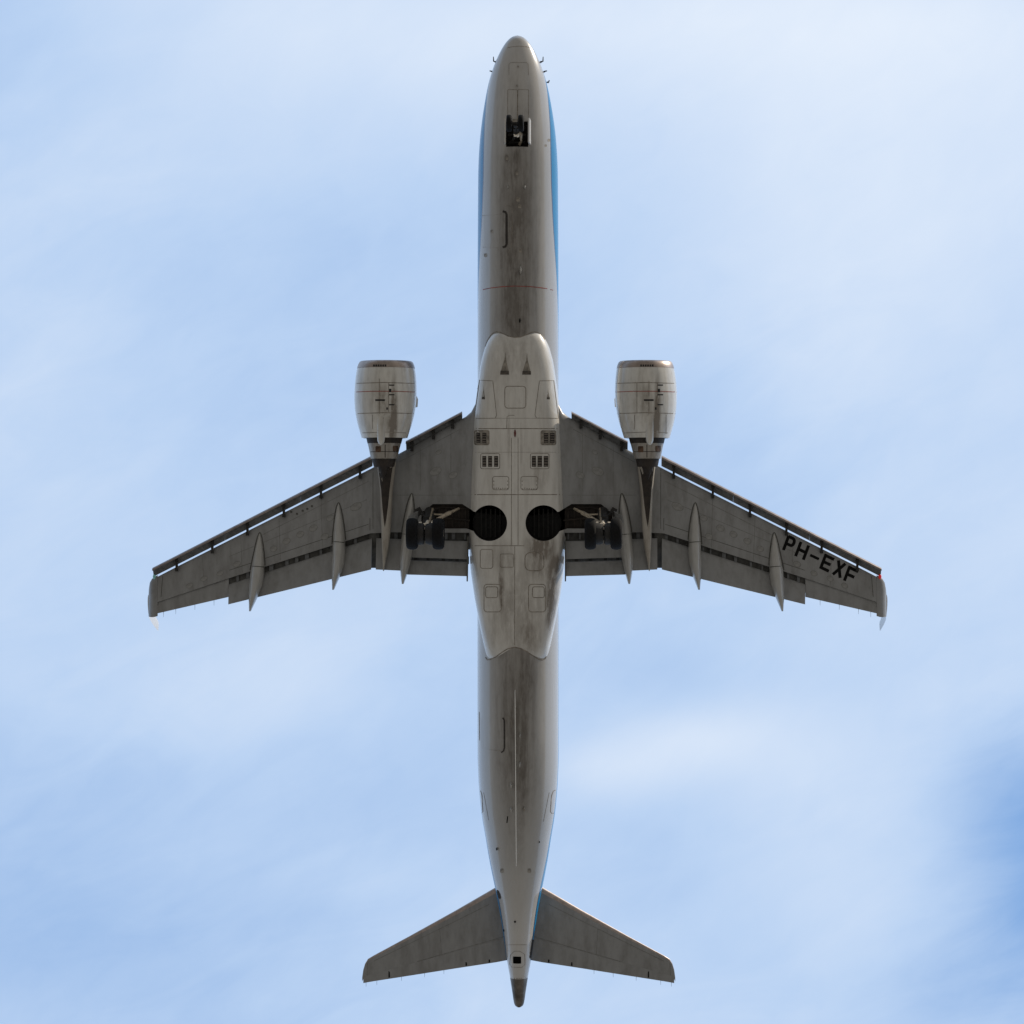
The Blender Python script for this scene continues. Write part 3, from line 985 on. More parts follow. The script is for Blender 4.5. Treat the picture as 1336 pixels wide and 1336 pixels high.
def letter(name, ox, oy, strokes, w=29):
    mb = MB()
    for i, st in enumerate(strokes):
        pts = [Z8((ox + BASE[0] * a + UP[0] * b, oy + BASE[1] * a + UP[1] * b)) for a, b in st]
        ribbon(mb, H_WING, pts, w / 7.42, 0.006 + 0.0015 * i, step=1.5)
    mb.obj(name, ['mark'], wing_port)


bowl = [(0, .955)] + [(48 + 24 * math.sin(a), .715 - (-.24) * math.cos(a)) for a in np.linspace(0, math.pi, 9)] + [(0, .475)]
letter('registration_letter', 238, 428, [[(0, 0), (0, 1)], bowl])
letter('registration_letter', 356, 487, [[(0, 0), (0, 1)], [(82, 0), (82, 1)], [(0, .5), (82, .5)]])
letter('registration_dash', 497, 476, [[(0, 0), (94, 0)]], 26)
letter('registration_letter', 598, 606, [[(0, -.02), (0, 1.02)], [(0, .91), (92, .91)], [(0, .49), (78, .49)], [(0, .07), (84, .07)]])
letter('registration_letter', 716, 664, [[(0, 0), (78, 1)], [(78, 0), (4, 1)]])
letter('registration_letter', 829, 722, [[(0, -.02), (0, 1.02)], [(0, .91), (94, .91)], [(0, .46), (78, .46)]])

# ------------------------------------------------------------------ engines and pylons
ENG = [(471.5, 33.0), (472.6, 34.6), (475.5, 36.1), (480.8, 37.5), (490, 39), (500, 39.9), (512, 40.4), (522, 40.2), (534, 39.2), (545, 37.3), (555, 34.9), (565, 31.8), (571.6, 29.8)]
er = pchip(*zip(*ENG))
AX = -1.3
ecx = lambda py: 841.8 + (py - 471) * 0.022


def e_ring(py, r, n=56, dz=0.0, cx=None):
    c = at(ecx(py) if cx is None else cx, py, AX + dz)
    rr = r / S * (DIST + AX) / DIST
    return [Vector((c.x + rr * math.sin(2 * math.pi * k / n), c.y, c.z - rr * math.cos(2 * math.pi * k / n))) for k in range(n)]


def make_engine(side):
    global MIRROR
    MIRROR = side < 0
    cowl = MB().loft([e_ring(p, er(p)) for p in (481, 486, 492, 499, 506, 513, 520, 527, 534, 541, 548, 555, 562, 568, 571.6)] + [e_ring(571.6, 28.2), e_ring(560, 27.4), e_ring(545, 26.4)], cap=False).obj('engine', ['cowl'], fix=True)
    lip = MB().loft([e_ring(496, 27.5), e_ring(484, 27.6), e_ring(476, 29), e_ring(472.6, 31), e_ring(471.5, 33), e_ring(472.6, 34.6), e_ring(475.5, 36.1), e_ring(478, 36.95), e_ring(480.8, 37.55)], cap=False).obj('inlet_lip', ['lip'], cowl, fix=True)
    fan = MB().loft([e_ring(494, 27.4), e_ring(493, 10), e_ring(488, 5), e_ring(484, 1)], cap=False).obj('fan', ['dark_metal'], cowl)
    core = MB().loft([e_ring(545, 25.8), e_ring(556, 25.6), e_ring(565, 24.6), e_ring(573, 23.0), e_ring(585, 20), e_ring(596, 17.6), e_ring(598.5, 17.2), e_ring(598.5, 15)], cap=False).obj('core_cowl', ['core'], cowl)
    MB().loft([e_ring(560, 25.6), e_ring(566, 24.75), e_ring(573, 23.25), e_ring(578.5, 21.95), e_ring(578.5, 21.5)], cap=False).obj('core_shade_band', ['soot_and_shade'], cowl)  # dark ring paints the bypass nozzle's shade onto the core
    noz = MB().loft([e_ring(590, 15.5), e_ring(599.5, 15.4), e_ring(606, 14.0), e_ring(609, 13.2), e_ring(609, 12.4), e_ring(596, 12)], cap=False).obj('exhaust_nozzle', ['soot_and_shade'], cowl)
    plug = MB().loft([e_ring(596, 11.8), e_ring(604, 9.5), e_ring(613, 6), e_ring(621, 3), e_ring(626, .6)]).obj('exhaust_plug', ['soot_and_shade'], cowl)
    # small strake on the inboard shoulder
    p0, p1 = at(803.5, 515, -0.95), at(804.2, 532, -0.95)
    v = [at(804.5, 513, -0.9), at(801.6, 521, -0.72), at(802.2, 531, -0.72), at(805.5, 532, -0.9)]
    v2 = [q + Vector((0, 0, -0.03)) for q in v]
    MB().add(v + v2, [(0, 1, 2, 3), (7, 6, 5, 4)] + [(i, (i + 1) % 4, 4 + (i + 1) % 4, 4 + i) for i in range(4)]).obj('nacelle_strake', ['cowl'], cowl, smooth=False)
    # pylon
    rings = []
    for (py, cx, hw, zl, zh) in ((520, 843, 2, -0.35, -0.05), (530, 843, 5, -0.5, 0.05), (550, 843.2, 8, -0.6, 0.1), (575, 843.4, 10.5, -0.8, 0.1), (604, 843.5, 12.2, -0.85, 0), (622, 843.6, 10, -0.80, -.1), (640, 843.8, 8.4, -0.73, -.1), (663, 844, 7.2, -0.68, -.1), (690, 844.2, 6.2, -0.62, -.1), (715, 845.3, 4.3, -0.60, -.15), (732, 846.4, 2.2, -0.58, -.3), (745, 847.2, .6, -0.55, -.4)):
        zl_, zh_ = zl, zh
        c = at(cx, py, zl_)
        h = hw / S
        rg = []
        for k in range(20):
            a = 2 * math.pi * k / 20
            s, co = math.sin(a), -math.cos(a)
            rg.append(Vector((c.x + h * math.copysign(abs(s) ** .6, s), c.y, (zl_ + zh_) / 2 + (zh_ - zl_) / 2 * math.copysign(abs(co) ** .6, co))))
        rings.append(rg)
    py = MB().loft(rings).obj('pylon', ['pylon'])
    return cowl, core, py


eng_p, core_p, pyl_p = make_engine(1)
eng_s, core_s, pyl_s = make_engine(-1)
MIRROR = False
HE = {1: host(eng_p), -1: host(eng_s)}
HC = {1: host(core_p), -1: host(core_s)}
HP = host(pyl_p)
for side in (1, -1):
    MIRROR = side < 0
    mb = MB()
    patch(mb, HP, [(834.5, 608), (843, 606), (853.5, 608), (851.8, 622), (849.6, 640), (848.2, 660), (846.8, 676), (845.2, 688), (843, 676), (840.8, 660), (839, 640), (836.6, 622)], 0.008, 3)
    mb.obj('heat_shield', ['soot_and_shade'], pyl_p if side > 0 else pyl_s)
    MIRROR = False
    C = eng_p if side > 0 else eng_s
    K = core_p if side > 0 else core_s
    c0 = 843.0 if side > 0 else 501.5       # the cowling's middle in the picture
    dx = 0.0 if side > 0 else -9.0          # the fittings sit turned round the axis on the other engine
    X = lambda x: c0 + (x - 843) + dx
    B = HE[side]
    hw = lambda y: er(y) * 0.985
    for (y, w, k) in ((499.4, .9, 1), (538.8, .9, 1), (564, .7, .9)):
        seam(B, [(c0 - hw(y) * k, y + .8), (c0, y - .4), (c0 + hw(y) * k, y + .8)], w, C, off=.005, step=3, name='cowl_joint')
    if side > 0:
        for (x, y0, y1) in ((831, 499, 539), (846.7, 497, 540), (828, 541, 560), (869, 541, 566)):
            seam(B, [(x, y0), (x, y1)], .7, C, off=.006, step=3, name='cowl_joint')
    else:
        seam(B, [(495, 494), (495, 540)], .7, C, off=.006, step=3, name='cowl_joint')
        seam(B, [(486, 541), (486, 560)], .6, C, off=.006, step=3, name='cowl_joint')
    seam(B, [(X(857.6), 500), (X(857.6), 539)], .8, C, off=.006, step=3, name='cowl_joint')
    mb = MB(); y = 510.6
    ribbon(mb, B, [(c0 - hw(y), y + .9), (c0 - 15, y - .1), (c0 + 15, y - .1), (c0 + hw(y), y + .9)], 0.9, 0.007, step=3)
    mb.obj('warning_line', ['red'], C)
    for (x, y, w, h) in ((861.5, 502.5, 6.6, 1.5), (861.5, 515, 7, 1.5), (861.5, 528, 6.8, 1.5), (859.5, 509.5, 3, 4.4), (855.5, 533, 2, 3), (846.5, 522, 12.6, 2.2), (848, 545.5, 6, 1.2), (848, 565, 6, 1.2)):
        mb = MB(); patch(mb, B, [(X(x) - w / 2, y - h / 2), (X(x) + w / 2, y - h / 2), (X(x) + w / 2, y + h / 2), (X(x) - w / 2, y + h / 2)], 0.012, 1, 0.008)
        mb.obj('latch' if w < 12 else 'vent_slot', ['black'], C)
    # rounded drain fairing along the keel of the cowling, reaching past its rear edge
    rg = []
    for (y, w, d) in ((541, 2.6, .01), (544, 4.6, .05), (556, 5.1, .09), (568, 5.2, .13), (575, 4.8, .17), (579, 3.2, .17), (580.5, 1.2, .15)):
        zs = AX - er(min(y, 571)) / S * 0.985
        if y > 571: zs = AX - er(571) / S * 0.985
        cx_ = X(847.6)
        off = (cx_ - c0) / S
        zs += er(min(y, 571)) / S - math.sqrt(max(0.01, (er(min(y, 571)) / S) ** 2 - off * off))
        c = at(cx_, y, zs)
        rg.append([Vector((c.x + w / S * math.sin(2 * math.pi * k / 14), c.y, zs + 0.03 - d * math.cos(2 * math.pi * k / 14))) for k in range(14)])
    MB().loft(rg).obj('drain_fairing', ['cowl'], C)
    for (x0, y0, x1, y1) in ((832.5, 582, 839.5, 590), (855, 581.5, 862, 589)):
        d2 = 0 if side > 0 else -1.0
        mb = MB(); patch(mb, HC[side], rrect(c0 + x0 - 843 + d2, y0, c0 + x1 - 843 + d2, y1, 1.2), 0.008, 2)
        mb.obj('core_vent', ['hot'], K)
    seam(HC[side], [(c0 - 18, 589.5), (c0, 589), (c0 + 18, 589.5)], .8, K, 'soot_and_shade', .006, step=2, name='core_joint')
    seam(HC[side], [(c0 + 1, 580), (c0 + 1, 597)], 1.0, K, 'soot_and_shade', .007, step=2, name='core_joint')
    # anti-ice slots on the lip
    lipo = [o for o in C.children if o.name.startswith('inlet_lip')][0]
    HL = host(lipo)
    for i in range(6):
        x = c0 + 1 + (i - 2.5) * 3.0 - (0 if side > 0 else 7)
        mb = MB(); patch(mb, HL, [(x - 1.1, 475.6), (x + 1.1, 475.6), (x + 1.1, 478.2), (x - 1.1, 478.2)], 0.008, 1)
        mb.obj('bleed_slot', ['black'], lipo)
MIRROR = False

# ------------------------------------------------------------------ tail surfaces
for side in (1, -1):
    MIRROR = side < 0
    SPAN = 1.011
    st = []
    for (x, yl, ye) in ((688, 1146.5, 1251.8), (707.6, 1157.5, 1255.5), (760, 1188, 1263.5), (820, 1221.5, 1273), (866, 1246.5, 1280.2), (873.5, 1251, 1281.5), (877.2, 1257, 1282.2), (879.6, 1265, 1282.6), (881, 1275, 1282.8)):
        z = 2.5 + 0.09 * max(0, (x - 690) / S)
        st.append((at(x, yl, z), at(x, ye, z)))
    tt = [.11] * 6 + [.10, .08, .06]
    hs = body(st, 'horizontal_stabilizer', ['wing'], u0=0.075, u1=0.70, t=tt, lo=1, up=1)
    body([(a, b) for a, b in st], 'leading_edge', ['stab_edge'], hs, u0=0.0, u1=0.0745, t=[q * 1.01 for q in tt], lo=1, up=1, n=6)
    body(st[:-1], 'elevator', ['wing'], hs, u0=0.7015, u1=1.0, t=tt[:-1], lo=1, up=1, n=6)
    if side > 0: HS = host(hs)
    seam(HS, [(697, 1222), (868, 1271.5)], .7, hs, 'wing_soft', name='hinge_gap')
    seam(HS, [(716, 1180), (760, 1202), (866, 1254)], .6, hs, 'wing_soft')
    seam(HS, [(780, 1212), (778, 1246)], .5, hs, 'wing_soft')
    seam(HS, [(874, 1256), (875, 1281)], .6, hs, 'wing_soft')
    for (x, y, l) in ((716, 1253.5, 4), (746, 1257.5, 4.5), (846, 1273, 9)):
        a = at(x, y - l / 2 + 2.5, 2.53 + .09 * (x - 690) / S - .045)
        MB().box(a, (.05, l / S, .04)).obj('hinge_fitting', ['mark'], hs, smooth=False)
    for x in (775, 800, 830, 862, 876):
        y = np.interp(x, [688, 881], [1251.8, 1282.8]); a = at(x, y, 2.5 + .09 * (x - 690) / S)
        MB().tube([a, a + Vector((0, -0.16, 0))], [.007, .004], 6).obj('static_wick', ['mark'], hs)
MIRROR = False
# fin above the tail (edge-on from below)
st = []
for (z, yl, ye) in ((2.7, 985, 1225), (3.6, 1060, 1236), (5.5, 1130, 1262), (7.6, 1195, 1290)):
    st.append((at(CX, yl, 0) * 1.0, at(CX, ye, 0) * 1.0, z))
rings = []
for le, te, z in st:
    c = abs(le.y - te.y); rg = []
    us = [(1 - math.cos(math.pi * i / 12)) / 2 for i in range(13)]
    for u in reversed(us): rg.append(Vector((yt(u, .10) * c, le.y + (te.y - le.y) * u, z)))
    for u in us[1:-1]: rg.append(Vector((-yt(u, .10) * c, le.y + (te.y - le.y) * u, z)))
    rings.append(rg)
MB().loft(rings).obj('tail_fin', ['blue'])

# ------------------------------------------------------------------ belly fairing details
def panel(name, outline, hostb, parent, plate='fairing', line='seam', w=0.8, off=0.006):
    mb = MB()
    patch(mb, hostb, outline, off, 3, 0.004)
    ribbon(mb, hostb, outline, w, off + 0.003, True, 1, step=3)
    o = mb.obj(name, [plate, line], parent, recentre=False)
    return o


FP = belly
panel('access_panel', rrect(658.6, 504, 686, 532.5, 4), H_FAIR, FP, w=.9)
panel('access_panel', [(703.8, 497), (722.5, 496.5), (728.6, 545.8), (699.8, 545.5), (698, 541.5)], H_FAIR, FP, w=.7)
panel('access_panel', [(625.5, 496), (643, 497), (647.9, 542), (646, 545.6), (618.6, 545.8)], H_FAIR, FP, w=.7)
for r in ((642.6, 621.7, 663.8, 639), (679.6, 621.7, 701.6, 639)):
    p = panel('access_panel', rrect(*r, 3), H_FAIR, FP, w=.7)
    mb = MB()
    for i in range(7):
        x = r[0] + 2 + (r[2] - r[0] - 4) * i / 6
        for y in ((r[3] - 1.5 + random.uniform(-.6, .6)),):
            patch(mb, H_FAIR, circle(x, y, .8, 6), 0.012, 1)
    for y in (r[1] + 6, r[1] + 11):
        patch(mb, H_FAIR, circle(r[0] + 1.6, y, .7, 6), 0.012, 1); patch(mb, H_FAIR, circle(r[2] - 1.6, y, .7, 6), 0.012, 1)
    mb.obj('fastener', ['seam'], p)
panel('access_panel', rrect(626.7, 716.8, 643, 741.5, 3), H_FAIR, FP, w=.8)
panel('access_panel', rrect(652.6, 722.8, 670, 740, 2), H_FAIR, FP, w=.7)
panel('access_panel', rrect(685, 721, 709.5, 744.5, 7), H_FAIR, FP, w=1.1)
for (x0, x1, a0, a1) in ((631.6, 654, 633.8, 649.3), (689.6, 711.7, 694.7, 710)):
    panel('access_panel', rrect(x0, 762.4, x1, 798.3, 4), H_FAIR, FP, w=.9)
    panel('access_panel', rrect(a0, 765.6, a1, 779.6, 2.5), H_FAIR, FP, w=.9, off=.011)
# joints
def J(pts, w=.8, off=.004): seam(H_FAIR, pts, w, FP, off=off)
J([(617, 559.2), (731, 559.2)], 1.0); J([(661, 558.9), (661.5, 543.5), (665, 541.8), (671, 541.8)], .7)
J([(667.3, 571), (667.3, 711)], .7); J([(675.9, 571), (675.9, 711)], .7); J([(671.6, 713), (671.4, 842)], .7)
J([(611.5, 645.3), (734, 645.3)], 1.0); J([(612, 712), (660, 712), (684, 712)], .8)
J([(626, 495.6), (620, 520)], .5); J([(640, 545.7), (699, 545.7)], .4)
J([(612.5, 590), (733, 590)], .35)
# edge of the fairing where it meets the body
H_BOTH = host(fuselage, belly)
mb = MB()
fr = [(633, 452), (636, 444), (640, 437.9), (644, 434), (648, 432.7), (652, 433.3), (657, 435.6), (663, 438.6), (671.5, 440.4), (680, 439.6), (686, 437), (692, 434.2), (697, 432.8), (701, 433.4), (706, 436.6), (711, 443)]
re_ = [(633.5, 857.5), (636, 861), (640, 860.2), (647, 856.8), (655, 851), (662, 846.6), (671.5, 844.4), (680, 846.2), (688, 850.4), (697, 856.6), (703, 860.2), (707.5, 861.2), (711, 859.5), (713, 856.5)]
seam(H_BOTH, fr, 1.0, FP, off=.006, step=2, name='fairing_seal'); seam(H_BOTH, re_, 1.3, FP, off=.006, step=2, name='fairing_seal')
# ram air inlets, big and small
for (ax, ay, x0, x1, yb) in ((659.4, 458.5, 652.6, 664.2, 488.8), (687.6, 460, 681.3, 692.8, 488.8), (631.2, 502, 628.9, 632.9, 521), (714.8, 506, 713.2, 717.2, 521)):
    mb = MB()
    ol = [(ax, ay), (ax + (x1 - ax) * .18, ay + (yb - ay) * .35), (ax + (x1 - ax) * .75, ay + (yb - ay) * .75), (x1, yb), (x0, yb), (ax + (x0 - ax) * .75, ay + (yb - ay) * .75), (ax + (x0 - ax) * .18, ay + (yb - ay) * .35)]
    patch(mb, H_FAIR, ol, 0.006, 3)
    o = mb.obj('ram_air_inlet', ['seam_soft'], FP)
    mb = MB()
    h = (yb - ay) * .17
    k = .93
    patch(mb, H_FAIR, [(ax + (x0 - ax) * k, yb - h), (ax + (x1 - ax) * k, yb - h), (x1, yb), (x0, yb)], 0.012, 1)
    mb.obj('inlet_throat', ['throat'], FP)
# red anti-collision beacon
a = hit(H_FAIR, 671.9, 565.3, 0.0)
MB().loft([[a + Vector((w * math.sin(q), y, .02 - d * math.cos(q))) for q in [2 * math.pi * k / 12 for k in range(12)]] for (y, w, d) in ((.15, .008, .02), (.10, .035, .07), (0, .045, .10), (-.10, .03, .08), (-.16, .008, .02))]).obj('beacon', ['beacon'], FP)
# outlet grilles with slots
for (fx0, fy0, fx1, fy1, slots) in ((619.2, 561.5, 638.2, 580.4, ((621.9, 626.7), (629.4, 634.6))), (705.7, 561.8, 725.2, 580.4, ((709.5, 715.2), (717.4, 723.3))),
                                   (627.2, 591.8, 652, 611.6, ((629.4, 634.6), (636.9, 642.1), (644.7, 650))), (692, 591.8, 716.2, 611.6, ((693.8, 699.3), (701.3, 707.2), (709.2, 715.1)))):
    fr_ = panel('outlet_grille', rrect(fx0, fy0, fx1, fy1, 2.2), H_FAIR, ROOT, plate='seam_soft' if fy0 < 570 else 'fairing', w=.8)
    for (a0, a1) in slots:
        mb = MB(); patch(mb, H_FAIR, [(a0, fy0 + 3.2), (a1, fy0 + 3.2), (a1, fy1 - 2.6), (a0, fy1 - 2.6)], 0.013, 2)
        mb.obj('grille_slot', ['mark_brown'] if 'mark_brown' in MAT else ['seam_dark'] if 'seam_dark' in MAT else ['bay'], fr_)
        mb = MB()
        for i in range(4):
            y = fy0 + 5 + (fy1 - fy0 - 9) * i / 3
            ribbon(mb, H_FAIR, [(a0 + .4, y), (a1 - .4, y)], .7, .02, step=2)
        mb.obj('louver', ['seam'], fr_, stuff=True)

# ------------------------------------------------------------------ fuselage details
F = fuselage
def JF(pts, w=.7, off=.004, closed=False, step=3, name='skin_joint'): seam(H_FUS, pts, w, F, 'seam', off, closed, step, name)
JF([(662, 62.5), (668, 61), (677, 60.4), (687, 61), (693, 62.5)], .7)
JF([(664, 98), (664, 84), (666, 81.6), (687, 81.6), (689, 84), (689.5, 98)], .5)
JF([(629, 281.5), (642, 280.5), (655, 279)], .5); JF([(630, 322.5), (650, 323)], .4)
JF([(659, 268), (665, 268.6), (668, 274), (668.4, 300), (667, 322), (663, 330)], .6)
JF([(625.3, 929), (625.8, 966)], .8); JF([(630, 975), (640, 978), (653, 979.5)], .6); JF([(661.5, 932.5), (664, 935), (667, 941), (667.4, 950)], .6)
JF([(631, 1034), (634, 1050), (637.5, 1070)], .5); JF([(716.5, 1034), (713, 1052), (709, 1072)], .5)
JF([(661, 1232.6), (687, 1232.6)], .6); JF([(666, 1246), (671, 1241), (678, 1241), (684.5, 1245), (685, 1258), (681, 1262), (668, 1262), (665, 1258)], .6, closed=True)
JF([(666.5, 1275.4), (671, 1276.4), (681, 1276.4), (686, 1275.2)], 1.0)
JF([(624, 1030.5), (627, 1031.5), (628.8, 1037), (629.5, 1050), (630, 1059), (628.6, 1060.8), (627, 1061)], 1.0, name='service_door_seal')
JF([(724.6, 1031), (722, 1032), (719.6, 1038), (718.6, 1052), (718.2, 1059.5), (720, 1061.2), (722.4, 1061)], 1.0, name='service_door_seal')
mb = MB(); ribbon(mb, H_FUS, [(630, 377.9), (640, 375.8), (655, 374.0), (672, 373.2), (690, 373.8), (705, 375.3), (714, 376.6)], 1.0, .006, step=3)
ribbon(mb, H_FUS, [(718, 377.6), (721.5, 378.6)], .8, .006)
mb.obj('warning_line', ['red'], F)
# cargo doors, hung on the starboard side, with the black rubbing strip of their lower edge
for (ol, br) in (([(632, 281.5), (645, 280), (660.5, 279), (661, 300), (660.5, 322), (645, 323), (632, 323.4)], [(656, 275.6), (659.6, 276.8), (661, 280), (661, 318.5), (659.5, 321.6), (656, 322.6)]),
                 ([(627, 936), (640, 937.5), (657, 938.5), (657.6, 958), (657, 977.5), (640, 978), (628, 975)], [(656, 936.4), (658, 939.5), (658.2, 975), (657.2, 979.4), (654, 981.8)])):
    d = MB(); patch(d, H_FUS, ol, 0.005, 4, .003)
    dd = d.obj('cargo_door', ['fuselage'], F, recentre=False)
    d = MB(); ribbon(d, H_FUS, br, 2.9 if br[0][1] < 400 else 1.8, 0.012, step=2); d.obj('door_sill_strip', ['mark_brown' if 'mark_brown' in MAT else 'soot_and_shade'], F)
# nose gear doors shut in front of the wheel bay
for (x0, x1) in ((662.4, 675), (675.7, 689.6)):
    panel('nose_gear_door', rrect(x0, 117, x1, 158, 1.2), H_FUS, F, plate='fuselage', line='seam', w=.6)
# blade aerials, drains, lights along the keel


def blade(px, py, l, hgt, w=0.05, mat='white', name='blade_aerial'):
    a = hit(H_BOTH, px, py, 0)
    if a is None: return
    v = []
    for (k, yo, wx) in ((0.05, 0, 1), (-hgt, -l * .25, .6)):
        hl = l / 2 if k > 0 else l * .3
        v += [a + Vector((0, hl + yo, k)), a + Vector((w / 2 * wx, 0 + yo, k)), a + Vector((0, -hl + yo, k)), a + Vector((-w / 2 * wx, 0 + yo, k))]
    MB().add(v, [(3, 2, 1, 0), (4, 5, 6, 7), (0, 1, 5, 4), (1, 2, 6, 5), (2, 3, 7, 6), (3, 0, 4, 7)]).obj(name, [mat], F, smooth=False)


blade(679.6, 351, .42, .30, .08, 'canoe'); blade(685, 243, .22, .14, .09, 'canoe'); blade(662.8, 243, .2, .1, .07, 'fuselage_flat' if 'fuselage_flat' in MAT else 'canoe')
blade(678.3, 417.5, .22, .12, .09, 'mark', 'drain_mast'); blade(678.5, 958, .26, .12, .08, 'canoe'); blade(678.3, 996, .3, .14, .10, 'canoe'); blade(667, 1023, .3, .12, .12, 'canoe')
blade(667, 1055, .3, .12, .12, 'canoe'); blade(684, 1054, .3, .08, .12, 'seam_soft', 'drain_mast'); blade(648, 1107, .14, .10, .07, 'mark', 'drain_mast'); blade(704, 1098, .1, .05, .05, 'mark', 'drain_mast')
blade(672, 1202, .12, .05, .12, 'mark', 'drain_mast'); blade(674.4, 111, .12, .06, .12, 'seam_soft', 'drain_mast'); blade(676, 86, .12, .04, .12, 'seam_soft', 'drain_mast'); blade(657.2, 1213, .14, .08, .05, 'mark', 'drain_mast')
mb = MB(); ribbon(mb, H_FUS, [(662.3, 1065), (661.4, 1073.5)], 1.3, .008); mb.obj('drain_slot', ['mark'], F)
for (x, y, r) in ((661.5, 206.5, 1.8), (674.5, 226, 1.8), (676, 260, 2.6), (678, 269, 2.2), (679, 327, 2.0), (655, 1136, 2.4), (690.6, 1136, 2.4), (642, 302, 2.0), (633.5, 333, 2.0), (716, 183, 1.6), (712, 190, 1.3)):
    mb = MB(); patch(mb, H_FUS, rrect(x - r, y - r * 1.2, x + r, y + r * 1.2, r * .6, 2), .005, 1); mb.obj('drain_panel', ['seam_soft'], F)
# long keel strake aft
pts = [hit(H_FUS, 672 + (y - 900) * .0072, y, 0.02) for y in np.linspace(900, 1130, 24)]
hs_ = [.2, .8] + [1.0] * 20 + [.9, .5]
rg = []
for p, k in zip(pts, hs_):
    rg.append([p + Vector((.017, 0, .05)), p + Vector((.014 * k, 0, -.05 * k)), p + Vector((-.014 * k, 0, -.05 * k)), p + Vector((-.017, 0, .05))])
MB().loft(rg).obj('keel_strake', ['strake'], F, smooth=False)
# APU scoop, exhaust surround
mb = MB(); patch(mb, H_FUS, [(648.3, 1160.5), (650.5, 1162), (653, 1166.5), (653.8, 1171.5), (652.4, 1173.4), (650.3, 1170.5), (648.8, 1165.5)], .008, 2); mb.obj('air_scoop', ['bay'], F)
for x0, x1 in (((656.7, 1226), (660.2, 1250)), ((695.0, 1226), (691.6, 1250))):
    seam(H_FUS, [x0, x1], 2.0, F, 'black', .02, step=2, name='stabilizer_cutout')
# air data probes at the nose
for sgn in (1, -1):
    for (px, py, out, fwd, r) in ((703.2, 81.5, 4.6, 7.5, .03), (710.2, 94, 5, 1.8, .025)):
        hb = py
        z0 = (zb(py) + zt(py)) / 2
        base = at(CX + sgn * (fw(py) - .6), py, z0)
        tipp = at(CX + sgn * (fw(py) + out - 1.5), py - 1.5, z0)
        tip2 = at(CX + sgn * (fw(py) + out - 1.2), py - fwd, z0)
        MB().tube([base, (base + tipp) / 2 + Vector((0, .01, 0)), tipp, tip2], [r * 1.4, r * 1.1, r * .85, r * .5], 8).obj('air_data_probe', ['dark_metal'], F)
p = at(CX + fw(107) - .3, 107, 1.0)
MB().tube([p, p + Vector((-.06, -.02, 0)), p + Vector((-.10, .07, 0))], [.04, .03, .02], 8).obj('air_data_probe', ['dark_metal'], F)
# taxi lamp glint window on the port cheek
# ------------------------------------------------------------------ landing gear


def tyre(c, r, w, parent, n=40):
    prof = []
    for k in range(13):
        a = math.pi * k / 12
        prof.append((-w / 2 * math.cos(a) * (1 if 2 < k < 10 else .96), r - r * .30 * (1 - abs(math.sin(a)) ** .55)))
    prof = [(-w * .36, r * .55)] + prof + [(w * .36, r * .55)]
    # tread grooves
    g = []
    for (a, rr) in prof:
        g.append((a, rr))
    ty = MB().lathe(c, (1, 0, 0), g, n, closed=True).obj('tyre', ['rubber'], parent)
    mb = MB()
    for a in (-.24, -.08, .08, .24):
        mb.lathe(Vector(c) + Vector((a * w, 0, 0)), (1, 0, 0), [(-.012, r * .985), (-.012, r * 1.004), (.012, r * 1.004), (.012, r * .985)], n, closed=True)
    return ty


def wheel_rim(c, r, w, parent):
    MB().lathe(c, (1, 0, 0), [(-w * .40, r * .12), (-w * .42, r * .3), (-w * .30, r * .42), (-w * .34, r * .56), (w * .34, r * .56), (w * .30, r * .42), (w * .42, r * .3), (w * .40, r * .12)], 24).obj('rim', ['rim' if 'rim' in MAT else 'steel'], parent)


